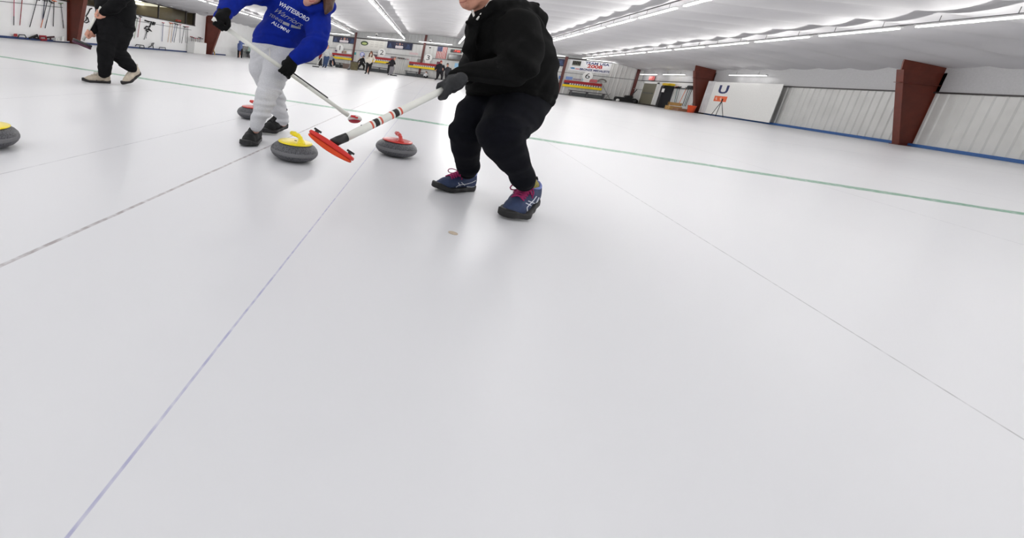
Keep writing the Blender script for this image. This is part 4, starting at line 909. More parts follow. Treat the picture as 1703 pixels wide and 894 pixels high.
# clock
r = rect_f([(749.8, 82.1), (768.8, 83.8), (767.3, 88.6), (748.8, 86.6)]); x0, x1, z0, z1 = r
root = empty('digital_clock', ((x0+x1)/2, YF-.1, z0), 'black wall clock with glowing red digits above the dark screen', 'clock')
panel_f('case', r, mat('black_case', (20, 14, 14), .4), .05, .1, parent=root)
led = bpy.data.materials.new('red_led'); led.use_nodes = True; q = led.node_tree.nodes['Principled BSDF']; q.inputs['Base Color'].default_value = (.6, .02, .01, 1); q.inputs['Emission Color'].default_value = (1, .07, .04, 1); q.inputs['Emission Strength'].default_value = 1.3
text_f('digits', '-7:00', ((x0+x1)/2+.05, (z0+z1)/2), .25, led, root, .153, sx=1.15, bold=.0)
# screen
r = rect_f([(745.8, 88.9), (768.3, 91.6), (766, 100.6), (743.6, 98.4)]); x0, x1, z0, z1 = r
root = empty('wall_screen', ((x0+x1)/2, YF-.1, z0), 'dark flat screen on the far wall right below the red digit clock', 'screen')
panel_f('casing', r, mat('screen_frame', (60, 58, 56), .4), .05, .08, parent=root); panel_f('display', (x0+.05, x1-.05, z0+.06, z1-.05), mat('dark_display', (28, 32, 36), .15), .13, .006, parent=root); panel_f('bottom_rail', (x0, x1, z0-.06, z0), mat('screen_rail', (90, 76, 64), .5), .05, .1, parent=root)
def item(name, px4, m, lab, cat, th=.02, off=.04, group=None):
    r = rect_f(px4, off); x0, x1, z0, z1 = r; return panel_f(name, (min(x0, x1), max(x0, x1), z0, z1), m, off, th, lab=lab, cat=cat, group=group)
P4 = lambda x, y, w, h: [(x, y), (x+w, y+w*.11), (x+w-h*.25, y+w*.11+h), (x-h*.25, y+h)]
item('fire_box', P4(770.5, 98.2, 8, 5.5), mat('box_red', (178, 30, 44), .5), 'red box on the far wall right of the dark screen', 'box', .12)
item('poster', P4(757, 104.5, 7, 7.5), mat('poster_lightblue', (150, 196, 226), .6, var=.1), 'light blue poster below the dark screen', 'poster')
item('poster', P4(568, 84, 4, 4), mat('poster_brown', (150, 120, 112), .6, var=.3), 'small brown picture directly right of the number one disc', 'poster')
item('poster', P4(573, 84.5, 3.4, 4), mat('poster_tan', (165, 140, 112), .6, var=.3), 'small tan picture next to the brown picture above scoreboard one', 'poster')
item('poster', P4(577.5, 85.2, 8, 3.8), swht, 'white sign with an orange arc above the right end of scoreboard one', 'poster')
item('poster', P4(587.5, 86.6, 5, 4), mat('poster_teal', (60, 150, 150), .6), 'teal card beside the slim red column near scoreboard one', 'poster')
item('poster', P4(557.5, 83, 6, 2), mat('poster_purple', (84, 40, 96), .6), 'small purple strip left of the number one disc', 'poster')
item('poster', P4(628.5, 91.3, 8.5, 4), mat('poster_white', (225, 225, 222), .6), 'white notice directly under the number two disc', 'poster')
item('poster', P4(638.5, 92.3, 10.5, 4), mat('poster_white2', (215, 216, 220), .6), 'white sheet to the right of the notice under the number two disc', 'poster')
item('poster', P4(650.5, 93.4, 9, 4), mat('poster_greybox', (120, 112, 118), .6, var=.2), 'grey picture above the right end of scoreboard two', 'poster')
item('poster', P4(621, 90.2, 6.5, 3.6), mat('poster_dark', (92, 80, 88), .6, var=.2), 'dark picture left of the notice under the number two disc', 'poster')
item('poster', P4(694.5, 98.2, 9, 4.4), mat('poster_grey', (128, 126, 120), .6, var=.2), 'grey picture left of the number three disc', 'poster')
item('poster', P4(681.6, 86.6, 14, 3.6), mat('poster_pinkline', (208, 186, 188), .6, var=.1), 'pale pink lettered strip below the second navy banner', 'poster')
item('poster', P4(727, 102.2, 6, 4), mat('poster_redblue', (120, 50, 74), .6, var=.4), 'small dark red picture above the right end of scoreboard three', 'poster')
item('poster', P4(941.5, 126.8, 11, 4.8), mat('poster_skyblue', (120, 146, 200), .6, var=.3), 'blue picture above the left end of scoreboard six', 'poster')
item('poster', P4(930, 125.8, 7.5, 5), mat('poster_blue', (92, 124, 182), .6, var=.3), 'blue picture left of the slim red column by scoreboard six', 'poster')
item('poster', P4(953.5, 130, 13, 2.4), mat('poster_thin', (150, 140, 152), .6, var=.3), 'thin lettered strip left of the number six disc', 'poster')
item('poster', P4(968.5, 130.8, 8, 3.6), mat('poster_paleblue', (160, 196, 210), .6, var=.3), 'pale blue card under the number six disc', 'poster')
item('poster', P4(981, 131.4, 12.5, 4.8), mat('poster_redpink', (196, 100, 104), .6, var=.3), 'red and pink picture right of the number six disc', 'poster')
# plaque, cameras, rail of brooms between boards two and three
P = fw(602.5, 90.5, .05); root = empty('plaque', P, 'round blue plaque with a white centre left of the woman in the cream jacket', 'plaque')
a = MB(); a.prism([(P[0]+.22*math.cos(t), P[1], P[2]+.22*math.sin(t)) for t in np.linspace(0, 2*math.pi, 25)[:-1]], (0, -.03, 0)); a.build('rim', mat('plaque_blue', (120, 128, 200), .5), root); a = MB(); a.box((P[0]-.13, P[1]-.03, P[2]-.15), (P[0]+.13, P[1]-.04, P[2]+.15)); a.build('centre_plate', mat('plaque_white', (208, 208, 232), .5), root)
for px, py, lab in ((716, 68, 'small white camera with black lens above the lights over scoreboard three'), (715.5, 78, 'small white camera with black lens below the lights over scoreboard three'), (626.5, 57.5, 'small white camera with black lens above the sponsor board')):
    P = fw(px, py, .5); root = empty('security_camera', P, lab, 'camera')
    a = MB(); a.box(P+V3((-.09, -.1, -.02)), P+V3((.09, .45, .1)), .01); a.build('housing', swht, root); a = MB(); a.lathe([(.001, -.12), (.05, -.11), (.08, -.05), (.08, -.02)], P, 16); a.build('lens_dome', mat('lens_black', (12, 12, 14), .2), root)
cols = dict(pink=(196, 96, 116), red=(150, 36, 40), black=(26, 26, 28), orange=(224, 116, 60), green=(126, 150, 110), blue=(70, 84, 140), tan=(206, 170, 130), teal=(70, 110, 110), white=(224, 224, 220), grey=(120, 120, 124), navy=(36, 42, 74))
def wall_broom(top, bot, col, head, lab, n, grp, pad='black', low=None):
    top, bot = V3(top), V3(bot); root = empty('curling_broom', bot, lab, 'curling broom', grp); ax_ = (top-bot)/np.linalg.norm(top-bot)
    a = MB(); mid_ = bot+(top-bot)*.35; a.tube([mid_, top], .016, 8); a.build('handle', mat('broom_'+col, cols[col], .4), root, True)
    a = MB(); a.tube([bot, mid_], .0165, 8); a.build('lower_handle', mat('broom_'+(low or col), cols[low or col], .4), root, True)
    n = V3(n); s = np.cross(n, ax_); s /= np.linalg.norm(s); a = MB(); a.tube([top, top+ax_*.05], .02, 8); a.build('ferrule', MATS['black_plastic'], root)
    R_ = np.stack([s, n, ax_], 1); a = MB(); obox(a, top+ax_*.065, R_, (.11, .035, .018)); a.build('pad', mat('broom_'+pad, cols[pad], .6), root)
    return root
k = 0
for x, w in ((662.5, 'first'), (666, 'second'), (669.5, 'third'), (673, 'fourth'), (676.5, 'fifth')):
    T_ = fw(x+1.5, 98.5+k*.45, .12); T_[2] = 1.45; B_ = V3((T_[0]-.03, YF-.3, .15)); k += 1
    wall_broom(T_, B_, 'white', 0, '%s pale broom from the left leaning between scoreboards two and three' % w, (0, -1, 0), 'brooms leaning on the far wall', pad=['black', 'orange', 'grey', 'grey', 'pink'][k-1])
item('broom_rail', P4(661, 95.2, 12, 1.5), mat('dark_rail', (56, 50, 50), .6), 'dark rail holding the pale brooms between scoreboards two and three', 'rail', .12)
# ---- things on the far ice edge
def crate(name, px, py, w, d, h, m, lab, cat, top=None):
    P = fice(px, py); root = empty(name, P, lab, cat); a = MB()
    a.prism([P+V3((-w/2, -d/2, 0)), P+V3((w/2, -d/2, 0)), P+V3((w/2+.04, -d/2-.04, h)), P+V3((-w/2-.04, -d/2-.04, h))], (0, d, 0)); a.build('body', m, root)
    a = MB(); a.box(P+V3((-w/2-.07, -d/2-.07, h-.04)), P+V3((w/2+.07, d/2+.07, h+.02)), .01); a.build('rim', top or m, root)
    return root
crate('storage_bin', 588.5, 116.5, .55, .4, .72, mat('bin_olive', (96, 88, 60), .6, var=.3, vscale=5), 'olive storage bin on the ice edge under the slim red column', 'bin', mat('bin_rim_dark', (60, 52, 66), .6))
crate('storage_bin', 575, 112.8, .5, .4, .45, mat('bin_brown', (120, 104, 96), .7, var=.2), 'brown box on the ice edge at the right end of the bench below scoreboard one', 'bin')
P = fice(579.5, 116); root = empty('curling_stone', P, 'far away curling stone with white handle beside the olive storage bin', 'curling stone')
a = MB(); a.lathe([(.02, 0), (.07, .0), (.14, .04), (.145, .06), (.13, .09), (.09, .11), (.02, .112)], n=24); a.build('granite_body', gran, root, True, local=True)
a = MB(); a.tube([(-.05, 0, .11), (-.04, 0, .17), (.06, 0, .18)], .015, 8); a.build('handle_grip', mat('stone_handle_white', (220, 220, 220), .4), root, True, local=True)
# leaning squeegees and the resurfacing machine in the far right
gmet = mat('grey_metal', (140, 140, 138), .4, metal=.3)
root = empty('ice_scraper', fw(1012, 166, .6), 'grey long handled ice scraper leaning on the far wall right of scoreboard six', 'scraper')
a = MB(); p0 = fw(998, 137, .1); p1 = ice(1022, 166.8); p1[1] = YF-.25; p1[0] = 13.55; p1[2] = .06; p0[1] = YF-.35; p1[1] = YF-.5; a.tube([p0, p1], .022, 8); a.build('handle', gmet, root); a = MB(); a.tube([p1-V3((.1, 0, -.5)), p1-V3((.42, .1, 0))], .02, 8); a.build('brace', gmet, root)
a = MB(); a.box(p1+V3((-.45, -.1, -.06)), p1+V3((.1, .05, .04)), .01); a.build('blade', mat('blade_dark', (40, 38, 36), .5), root)
root = empty('hand_scraper', fw(1001, 134, .2), 'small arched grey scraper hung at the right end of scoreboard six', 'scraper')
a = MB(); c = fw(1001, 136, .16); a.tube([c+V3((.28*math.cos(t), 0, .2*math.sin(t))) for t in np.linspace(0, math.pi, 9)], .05, 8); a.build('arch', mat('arch_grey', (110, 104, 98), .6), root); a = MB(); a.tube([c+V3((-.3, 0, 0)), c+V3((.3, 0, 0))], .02, 8); a.build('bar', gmet, root)
P = V3((14.3, 40.9, 0)); root = empty('ice_machine', P, 'black wheeled ice shaving machine in the far right corner with an upright handle', 'machine'); bp_ = mat('machine_black', (22, 22, 24), .4)
a = MB(); a.box(P+V3((-.55, -.35, .08)), P+V3((.75, .35, .38)), .05); a.build('chassis', bp_, root)
a = MB(); a.box(P+V3((.05, -.28, .36)), P+V3((.5, .28, .56)), .05); a.build('engine_cover', bp_, root)
a = MB(); a.tube([P+V3((.35, -.1, .5)), P+V3((.62, -.1, 1.08))], .035, 8); a.build('handle_post', bp_, root); a = MB(); a.tube([P+V3((.38, -.1, 1.12)), P+V3((.95, -.1, 1.1))], .02, 8); a.build('handle_bar', gmet, root)
for dx, mm, wr in ((-.5, swht, .11), (.65, bp_, .16)):
    a = MB(); a.tube([P+V3((dx, -.42, wr)), P+V3((dx, -.34, wr))], wr, 20); a.build('wheel', mm, root, True)
# ================================================================ FAR PLAYERS
def D_of(px, py): return float(proj(fice(px, py))[2])
def far_person(lab, foot, body, tops, legs, hair, hcol, tcol, lcol, vox=.03, shoes=None, scol='black', skinm=None, face=None, dD=0):
    D = D_of(*foot)+dD; root = empty('person', fice(*foot), lab, 'person')
    g = lambda c: [J4(*q[:2], D+(q[3] if len(q) > 3 else 0), q[2]) for q in c]
    def mk(name, chs, m, v=vox):
        chs = [g(c) for c in chs]; pts = [p for c in chs for p in c]; lo, hi = bounds(pts, .06); u = union([chain(c, .05) for c in chs], .05)
        return blob(name, u, lo, hi, v, m, root)
    mk('body', body, skinm or skin)
    mk('top', tops, mat('cloth_%d_%d_%d' % tcol, tcol, .9, var=.15, vscale=8))
    mk('trousers', legs, mat('cloth_%d_%d_%d' % lcol, lcol, .9, var=.15, vscale=8))
    if hair: mk('hair', hair, mat('hair_%d_%d_%d' % hcol, hcol, .8, var=.2, vscale=8))
    for s_ in shoes or []:
        mk('shoe', [s_], mat('farshoe_'+scol, cols[scol], .6))
    zm = min(v.co.z for c_ in bpy.data.objects if c_.parent == root for v in c_.data.vertices)+root.location.z
    if abs(zm) < .3: root.location.z -= zm
    return root
def far_broom(top, bot, D0, D1, lab, w=.55, hc='black'):
    t_, b_ = J(*top, D0), J(*bot, D1); b_[2] = max(b_[2], .05); ax_ = (t_-b_)/np.linalg.norm(t_-b_)
    root = empty('curling_broom', b_, lab, 'curling broom'); a = MB(); a.tube([b_, t_], .018, 8); a.build('handle', white, root, True)
    a = MB(); a.box(b_+V3((-w/2, -.05, -.04)), b_+V3((w/2, .05, .03)), .01); a.build('pad', mat('broom_'+hc, cols[hc], .6), root); return root
D = D_of(538, 112.5)
far_person('person in light grey shirt and blue jeans with a broom left of scoreboard one', (538.5, 112.5), [[(545, 79, 1.8), (544.5, 82, 1.6)], [(544, 84, 1.2), (542, 96, 2), (540, 104, 1.2), (537.5, 111, .8)], [(539, 87, 1), (535.6, 94, .8), (535.4, 96, .8)], [(549, 88, 1), (550, 95, .8)]],
  [[(544, 86.5, 3.4), (543, 93, 4)], [(540, 86, 1.8), (537, 91, 1.4)], [(548.5, 87, 1.8), (549.8, 93, 1.5)]], [[(541, 97, 3), (539.3, 104, 2.1), (537.8, 111, 1.5)], [(545, 97, 3), (543.6, 104, 2.1), (541.8, 111.6, 1.5)]], [[(545.4, 77.8, 1.9)]], (150, 130, 100), (188, 190, 190), (52, 70, 104), shoes=[[(537.5, 112.3, 1), (535.8, 112.6, .9)], [(541.6, 113, 1), (540, 113.3, .9)]])
far_broom((537, 91), (525, 111.5), D, D_of(525, 111.7), 'white broom held by the far person in the light grey shirt', .5)
far_person('person in dark maroon top partly behind the blue hoodie sleeve', (532, 110), [[(535, 85, 1.3), (535, 87, 1.2)], [(534, 90, 1.2), (533, 98, 1.5), (531.5, 109, .7)]], [[(533.6, 89.5, 2.2), (532.2, 96, 2.4)]], [[(532, 98, 2), (531, 109, 1.1)], [(534, 98, 1.8), (534, 109, 1.1)]], [[(535, 84.2, 1.5)]], (60, 40, 34), (104, 22, 34), (30, 28, 34))
far_person('person crouching in dark clothes with a pale top right of the grey shirt player', (552, 111.5), [[(551.5, 93.5, 1.5), (551, 96, 1.2)], [(551, 98, 1.5), (553, 104, 1.5), (554, 110, .8)]], [[(551, 97, 2.4), (550, 100.5, 2.6)], [(553, 97, 1.4), (556, 100, 1.2)]], [[(550, 103, 2.6), (549, 107.5, 2), (551, 111, 1.2)], [(554, 101, 2.2), (555.5, 106, 1.8), (555, 111.5, 1.3)]], [[(551.5, 93, 1.6)]], (150, 150, 152), (140, 148, 160), (22, 26, 40), shoes=[[(556, 111.6, 1.4), (554, 112, 1.2)]], scol='white')
D3 = D_of(596, 117)
far_person('person in black bending forward left of the cream jacket woman', (596, 117), [[(604.6, 94.5, 1.6), (604, 96, 1.4)], [(602, 98, 1.2), (600, 103, 1.6), (594, 116, .8)], [(598, 98, .9), (594.5, 104, .7)]], [[(603.5, 98.5, 2.6), (600.5, 104, 2.8)], [(600, 98.5, 1.4), (596.5, 101, 1.1), (594.6, 104.2, 1)], [(605, 100, 1.4), (607, 106, 1)]], [[(600, 106, 2.3), (596.5, 111, 1.6), (593.8, 116, 1.1)], [(603, 106, 2.2), (605.5, 110, 1.8), (605, 115.5, 1.1)]], [[(604.8, 94, 1.9)]], (90, 92, 96), (20, 20, 22), (16, 16, 18))
far_broom((607.5, 106.5), (600.5, 114.5), D3, D_of(600.5, 115), 'white broom held low by the bending person in black', .6)
DW = D_of(611, 123.5)
far_person('woman with long brown hair in cream jacket and black trousers facing the camera', (611, 123.5), [[(617.3, 89, 1.9), (616.8, 92, 1.5)], [(616, 95, 1.5), (614, 104, 2.5), (612, 112, 1.4), (611, 122, .8)], [(620, 96, 1), (622.3, 102, .9), (620.5, 104.8, .9)]],
  [[(616.5, 94.5, 3.6), (614, 104, 4.6)], [(611, 95, 1.8), (609, 101, 1.6), (608.6, 104, 1.3)], [(620.5, 95, 1.9), (622.6, 100, 1.7), (621.6, 103.4, 1.4)]], [[(611.5, 107, 3), (610, 114, 2), (608.6, 121.5, 1.2)], [(616.5, 107, 3), (614.6, 114.5, 2), (612.6, 122, 1.2)]],
  [[(617.6, 88.2, 2.2), (617.8, 89, 2.1, .15)], [(614.9, 90, 1, -.05), (613.8, 95, 1.1, -.15)], [(619.2, 90.5, 1, -.05), (618, 95.5, 1.3, -.15)]], (92, 60, 40), (206, 198, 186), (20, 20, 22), shoes=[[(608, 122.7, 1.3), (606.8, 122.9, 1.1)], [(612.6, 123.4, 1.3), (612.6, 124, 1.1)]], skinm=skin2, vox=.024)
DK = D_of(648, 124)
far_person('person in black shirt and grey trousers standing in front of scoreboard two with a broom', (650, 125.5), [[(656.8, 98.5, 1.7), (656, 100.5, 1.4)], [(652, 103, 1.5), (652, 112, 2), (648, 124, .8)], [(646, 107, .8), (641, 107, .7)]], [[(652, 103.5, 3.4), (651, 110, 3.7)], [(648, 105, 1.6), (645.5, 107, 1.2), (642, 106.8, .9)], [(655, 104, 1.4), (656.6, 108, 1.2)]],
  [[(650.5, 113.5, 2.6), (649.6, 118, 2.4), (647.5, 124, 1.7)], [(653.6, 113.5, 2.4), (653, 118, 2.2), (650.6, 124.6, 1.7)]], [[(657, 97.8, 1.7)]], (120, 96, 80), (24, 20, 26), (128, 126, 130), shoes=[[(646.5, 125.2, 1), (645, 125.6, .9)], [(650, 125.8, 1), (648.6, 126.2, .9)]])
far_broom((656.4, 100), (654.8, 126), DK-.3, D_of(654.8, 126.3), 'tall upright white broom beside the person in black shirt and grey trousers', .45)
far_person('person in black leaning behind the standing person in front of scoreboard two', (645, 120), [[(646.5, 105, 1.1), (646.5, 106, 1)], [(646.5, 108, 1), (646.5, 112, 1), (646, 119, .7)]], [[(647, 107, 1.7), (647, 111, 1.9)]], [[(646.5, 112, 1.7), (645.6, 119, 1.2)]], None, (30, 30, 30), (26, 22, 32), (14, 14, 18), shoes=[[(645.6, 120, .9), (644.5, 120.3, .8)]])
far_person('person crouching low in white and black clothes in front of scoreboard three', (707.5, 129.5), [[(709, 120.8, 1.5), (708.6, 122.5, 1.2)], [(708, 124, 1.2), (708, 127.5, 1.5)]], [[(708.4, 123.6, 2.3), (707.5, 126, 2.6)], [(705.6, 124, 1), (704.6, 126.5, .9)]], [[(706, 127.4, 1.8), (710, 127.6, 1.9), (708, 129.2, 1.2)]], [[(709.2, 120.2, 1.6)]], (44, 36, 30), (206, 206, 208), (24, 24, 28))
DP = D_of(727, 133.5)
far_person('person in black with white gloves bending over, left of the charcoal glove', (727, 133.5), [[(733.6, 105.5, 1.7), (733.2, 107.4, 1.5)], [(731, 111, 1.6), (730, 120, 2), (727, 132, .9)], [(726, 112, 1), (724.3, 119, .9)], [(737, 112, 1), (735.5, 121.6, 1)]], [[(731.5, 111, 4), (730, 119, 4.6)], [(727, 110, 1.8), (723.6, 116.5, 1.5)], [(737, 111.5, 2), (738.5, 117, 1.7), (736.6, 120.6, 1.2)]], [[(729, 121, 3.4), (727.5, 127, 2.3), (726, 132.5, 1.4)], [(734, 121, 3.2), (735, 127, 2.2), (734, 133, 1.4)]],
  [[(733.4, 103.9, 1.9)]], (150, 60, 60), (20, 22, 30), (22, 20, 24), shoes=[[(725, 133.2, 1.2), (723, 133.8, 1)]])
far_person('person in dark grey shirt and glasses standing behind the person with white gloves', (745, 131), [[(745, 105.4, 1.7), (744.8, 108, 1.4)], [(744, 112, 1.6), (743, 120, 2), (743, 130, .9)]], [[(745, 112.5, 4), (744.5, 120, 4.4)], [(749.5, 112, 1.8), (751, 118, 1.6)]], [[(743, 121, 3), (742, 130, 1.6)], [(748, 121, 3), (747, 130, 1.6)]], [[(745, 104, 1.8)]], (70, 60, 54), (48, 49, 54), (30, 30, 36))
for px, py, lab in ((724.8, 120, 'white glove of the bending player, upper one'), (726.5, 128, 'white kneepad of the bending player')):
    pass
far_person('person in blue hooded jacket and black trousers sitting at the bench on the left wall', (400, 96.5), [[(400, 70.5, 1.8), (400, 73, 1.5)], [(400, 76, 1.6), (399, 86, 1.8), (398, 95, .8)]], [[(400, 73, 3.2), (399.6, 79, 3.8), (398.6, 82, 3.8)], [(404, 72, 1.5), (406, 73, 1.1)], [(396.5, 73.5, 1.6), (396, 79, 1.4)]], [[(397.6, 83, 2.7), (396.6, 90, 2), (396, 95, 1.3)], [(401.6, 83, 2.6), (401.8, 90, 2), (401.8, 95.4, 1.3)]], [[(399, 69.6, 2), (401.5, 69, 1.9)]], (86, 102, 150), (84, 100, 150), (24, 24, 28))
# ================================================================ LEFT WALL THINGS
def lw(px, py, off=.06): return onp(px, py, 0, XL+off)
G1 = [((23.5, -1), (23, 42), 'pink', 'pink', 'black'), ((37, -2), (33, 42), 'red', 'black', 'red'), ((61.5, 1), (49.5, 45), 'black', 'black', None), ((74, 3), (71, 33), 'navy', 'black', None), ((79, 1), (68, 46), 'black', 'black', 'orange'), ((84.8, 6), (75, 47), 'grey', 'black', 'black'), ((90, 4), (88.5, 44), 'black', 'orange', 'black'), ((101.5, 8), (106, 47), 'grey', 'green', 'black')]
for i, (t_, b_, c1, c2, c3) in enumerate(G1):
    wall_broom(lw(*t_), lw(*b_), c1, 0, '%s broom hung left of the first red column, counted from the left edge' % ORD[i], (1, 0, 0), 'brooms hung left of the first red column', pad=c2, low=c3)
G2 = [((228.5, 32), (223, 64), 'green', 'grey'), ((233.5, 29.5), (229, 62), 'red', 'black'), ((244, 53), (239.5, 66), 'black', 'black'), ((244.5, 53), (243, 64), 'grey', 'black'), ((271.5, 39.5), (269.5, 69), 'blue', 'pink'), ((283.4, 40), (279, 70), 'tan', 'orange'), ((287, 40.5), (284, 71), 'tan', 'red'), ((291.5, 41), (286.5, 69), 'blue', 'black'),
      ((294.8, 42), (289.5, 70.5), 'navy', 'black'), ((300, 42.5), (299, 71), 'grey', 'pink'), ((306.5, 46), (302.2, 72), 'black', 'black'), ((309.4, 46), (308.5, 71), 'grey', 'red'), ((312.4, 46), (311.5, 72), 'black', 'pink')]
for i, (t_, b_, c1, c2) in enumerate(G2):
    wall_broom(lw(*t_), lw(*b_), c1, 0, '%s broom from the left on the wall below the viewing windows' % ORD[i], (1, 0, 0), 'brooms hung below the viewing windows', pad=c2)
for (pa, pb), lab in ((((-20, 0), (104, 12.5)), 'thin grey broom rail left of the first red column'), (((222, 34), (318, 50)), 'thin grey broom rail below the viewing windows')):
    o = MB().tube([lw(*pa, .03), lw(*pb, .03)], .012, 6).build('broom_rail', gleg); o['label'] = lab; o['category'] = 'rail'
def loop_item(name, pts, m, lab, cat, r=.02, off=.12, close=False):
    P = [lw(x, y, off) for x, y in pts]; P = P+[P[0]] if close else P; o = MB().tube(P, r, 6).build(name, m); tag(o, lab, cat); return o
blk_ = mat('strap_black', (24, 24, 26), .6)
loop_item('delivery_stick_frame', [(29.5, 63), (32, 57.5), (41, 58), (43.5, 62), (42, 63.5)], blk_, 'black tube frame lying on the blue kerb at the left', 'frame', .022)
loop_item('delivery_stick_frame', [(48.5, 63.5), (62, 58), (64, 64.5), (56, 63), (62, 60)], blk_, 'black triangular frame on the blue kerb at the left', 'frame', .04)
loop_item('stabilizer', [(66.5, 65), (66.5, 60), (76, 60.5), (77, 66), (68, 66)], mat('stabil_red', (150, 34, 44), .5), 'dark red stabilizer frame on the blue kerb before the first red column', 'stabilizer', .05)
loop_item('stabilizer', [(78, 62), (90, 61.2), (84, 61.6), (84, 66.5)], mat('stabil_dark', (60, 24, 30), .5), 'dark stabilizer with crossbar right of the dark red stabilizer', 'stabilizer', .04)
loop_item('stabilizer', [(24.5, 60.5), (24.6, 57), (27, 57), (27.4, 60.5)], mat('stabil_red2', (170, 50, 52), .5), 'small red stabilizer leftmost on the blue kerb', 'stabilizer', .045)
loop_item('kneeling_frame', [(225, 76.5), (227, 74), (239, 75.5), (240, 80), (232, 79), (233, 76)], blk_, 'black tube frame on the kerb under the broken up broom rack', 'frame', .025)
loop_item('kneeling_frame', [(247, 78.5), (252, 76), (253, 72), (256, 71.5), (254, 75), (255, 80)], blk_, 'small black tangled frame on the kerb right of the black tube frame', 'frame', .03)
loop_item('kneeling_frame', [(264.5, 82), (265.5, 78.3), (275, 79.2), (275.2, 83.5)], blk_, 'single black hoop standing on the kerb under the blue broom', 'frame', .022)
loop_item('hanging_strap', [(153, 14), (150, 15), (146.5, 22), (143, 27), (146, 30), (148, 36), (144, 38), (139, 36.5), (143, 34), (145, 28)], blk_, 'black strap hanging on the wall behind the person in tan shoes', 'strap', .03, .025)
loop_item('bracket_cluster', [(241, 34), (247, 36), (252, 36), (249, 45), (244, 44), (240, 47), (246, 49), (252, 52), (247, 47)], blk_, 'black bracket cluster hung on the wall below the left end of the viewing windows', 'bracket', .045, .04)
o = slab('black_pouch', [lw(254, 36), lw(257.5, 37), lw(255.6, 42), lw(252.6, 41.5)], (.08, 0, 0), blk_, lab='black pouch hanging right of the bracket cluster', cat='pouch')
o = MB().lathe([(.001, 0), (.07, 0), (.08, .2), (.001, .2)], lw(104.5, 67.8, .2), 16).build('paper_cup', swht); tag(o, 'white cup on the kerb at the foot of the first red column', 'cup')
o = slab('white_tray', [lw(88, 67.5, .1), lw(110, 69, .1), lw(110, 68, .1), lw(88, 66.4, .1)], (.2, 0, 0), swht, lab='thin white tray on the kerb beside the paper cup', cat='tray')
for x, w_ in ((92, 'left'), (95.5, 'right')):
    o = slab('white_jar', [lw(x-1.2, 66.6, .12), lw(x+1.2, 66.8, .12), lw(x+1.2, 62.6, .12), lw(x-1.2, 62.4, .12)], (.1, 0, 0), swht, lab='%s white jar of the two standing on the thin white tray' % w_, cat='jar')
# white bin with broom heads
P = lw(328, 88.2, .35); P[2] = 0; root = empty('white_bin', P, 'white bin full of red and black broom heads beside the second red column', 'bin')
a = MB(); a.box((XL+.05, P[1]-.95, 0), (XL+.65, P[1]+.75, .80), .02); a.build('bin_body', swht, root)
a = MB(); a.box((XL+.1, P[1]-.85, .78), (XL+.6, P[1]+.65, .80)); a.build('bin_opening', blk_, root)
for i in range(9):
    b0 = V3((XL+.3+.05*(i % 3), P[1]-.75+.17*i, .6)); t0 = b0+V3((random.uniform(-.1, .15), random.uniform(-.1, .1), .42+.1*random.random()))
    c_ = ['red', 'black', 'pink', 'navy', 'red', 'black', 'red', 'navy', 'black'][i]
    ob = empty('curling_broom', b0, '%s broom head from the left sticking out of the white bin' % ORD[i], 'curling broom', 'brooms standing in the white bin')
    a = MB(); a.tube([b0, t0], .016, 6); a.build('handle', mat('broom_'+['black', 'grey', 'white'][i % 3], cols[['black', 'grey', 'white'][i % 3]], .4), ob)
    a = MB(); a.box(t0+V3((-.05, -.12, 0)), t0+V3((.05, .12, .05)), .01); a.build('pad', mat('broom_'+c_, cols[c_], .6), ob)
# yellow step ladder behind the column
c = lw(354, 90.6, .5); c[2] = 0; root = empty('step_ladder', c, 'yellow step ladder folded against the left wall right of the second red column', 'ladder'); yl = mat('ladder_yellow', (214, 168, 50), .5)
for dy in (-.3, .3):
    a = MB(); a.tube([c+V3((0, dy, 0)), c+V3((-.25, dy*.45, 1.05))], .04, 6); a.build('rail', yl, root)
for k_ in range(3): a = MB(); zz = .2+.28*k_; a.tube([c+V3((-.05*k_, -.28+.04*k_, zz)), c+V3((-.05*k_, .28-.04*k_, zz))], .03, 6); a.build('step', yl if k_ else blk_, root)
# bench and boxes by the blue jacket
c = V3((XL+.9, 33.6, 0)); root = empty('folding_chair', c, 'grey tubular chair behind the person in the blue hooded jacket', 'chair')
for dx in (-.25, .25): a = MB(); a.tube([c+V3((dx, -.4, 0)), c+V3((dx, -.5, .5)), c+V3((dx, -.55, .95)), c+V3((dx, .4, .9))], .025, 6); a.build('side_frame', gleg, root)
a = MB(); a.box(c+V3((-.27, -.5, .45)), c+V3((.27, .6, .5))); a.build('seat', blk_, root); a = MB(); a.box(c+V3((-.27, -.56, .7)), c+V3((.27, .4, .95))); a.build('backrest', mat('chair_grey', (130, 128, 124), .6), root)
c = V3((XL+.8, 36.4, 0)); root = empty('cart', c, 'pale green box on a dark low cart right of the person in the blue jacket', 'cart')
a = MB(); a.box(c+V3((-.4, -.9, .55)), c+V3((.4, .9, 1.0)), .03); a.build('box', mat('box_palegreen', (176, 200, 194), .6), root); a = MB(); a.box(c+V3((-.45, -1.0, .35)), c+V3((.45, 1.1, .52))); a.build('shelf', mat('cart_dark', (52, 64, 62), .6), root)
for dy in (-.9, 1.0): a = MB(); a.box(c+V3((-.4, dy-.03, 0)), c+V3((.4, dy+.03, .36))); a.build('leg', gleg, root)
# scoreboard/heater box and ledge above the windows next to the column
o = MB().box((XL-.02, 26.2, 2.86), (XL+.9, 27.8, 3.2)).build('wall_heater', mat('heater_grey', (70, 70, 70), .5, var=.2)); tag(o, 'grey box hung on the left wall next to the second red column', 'heater')
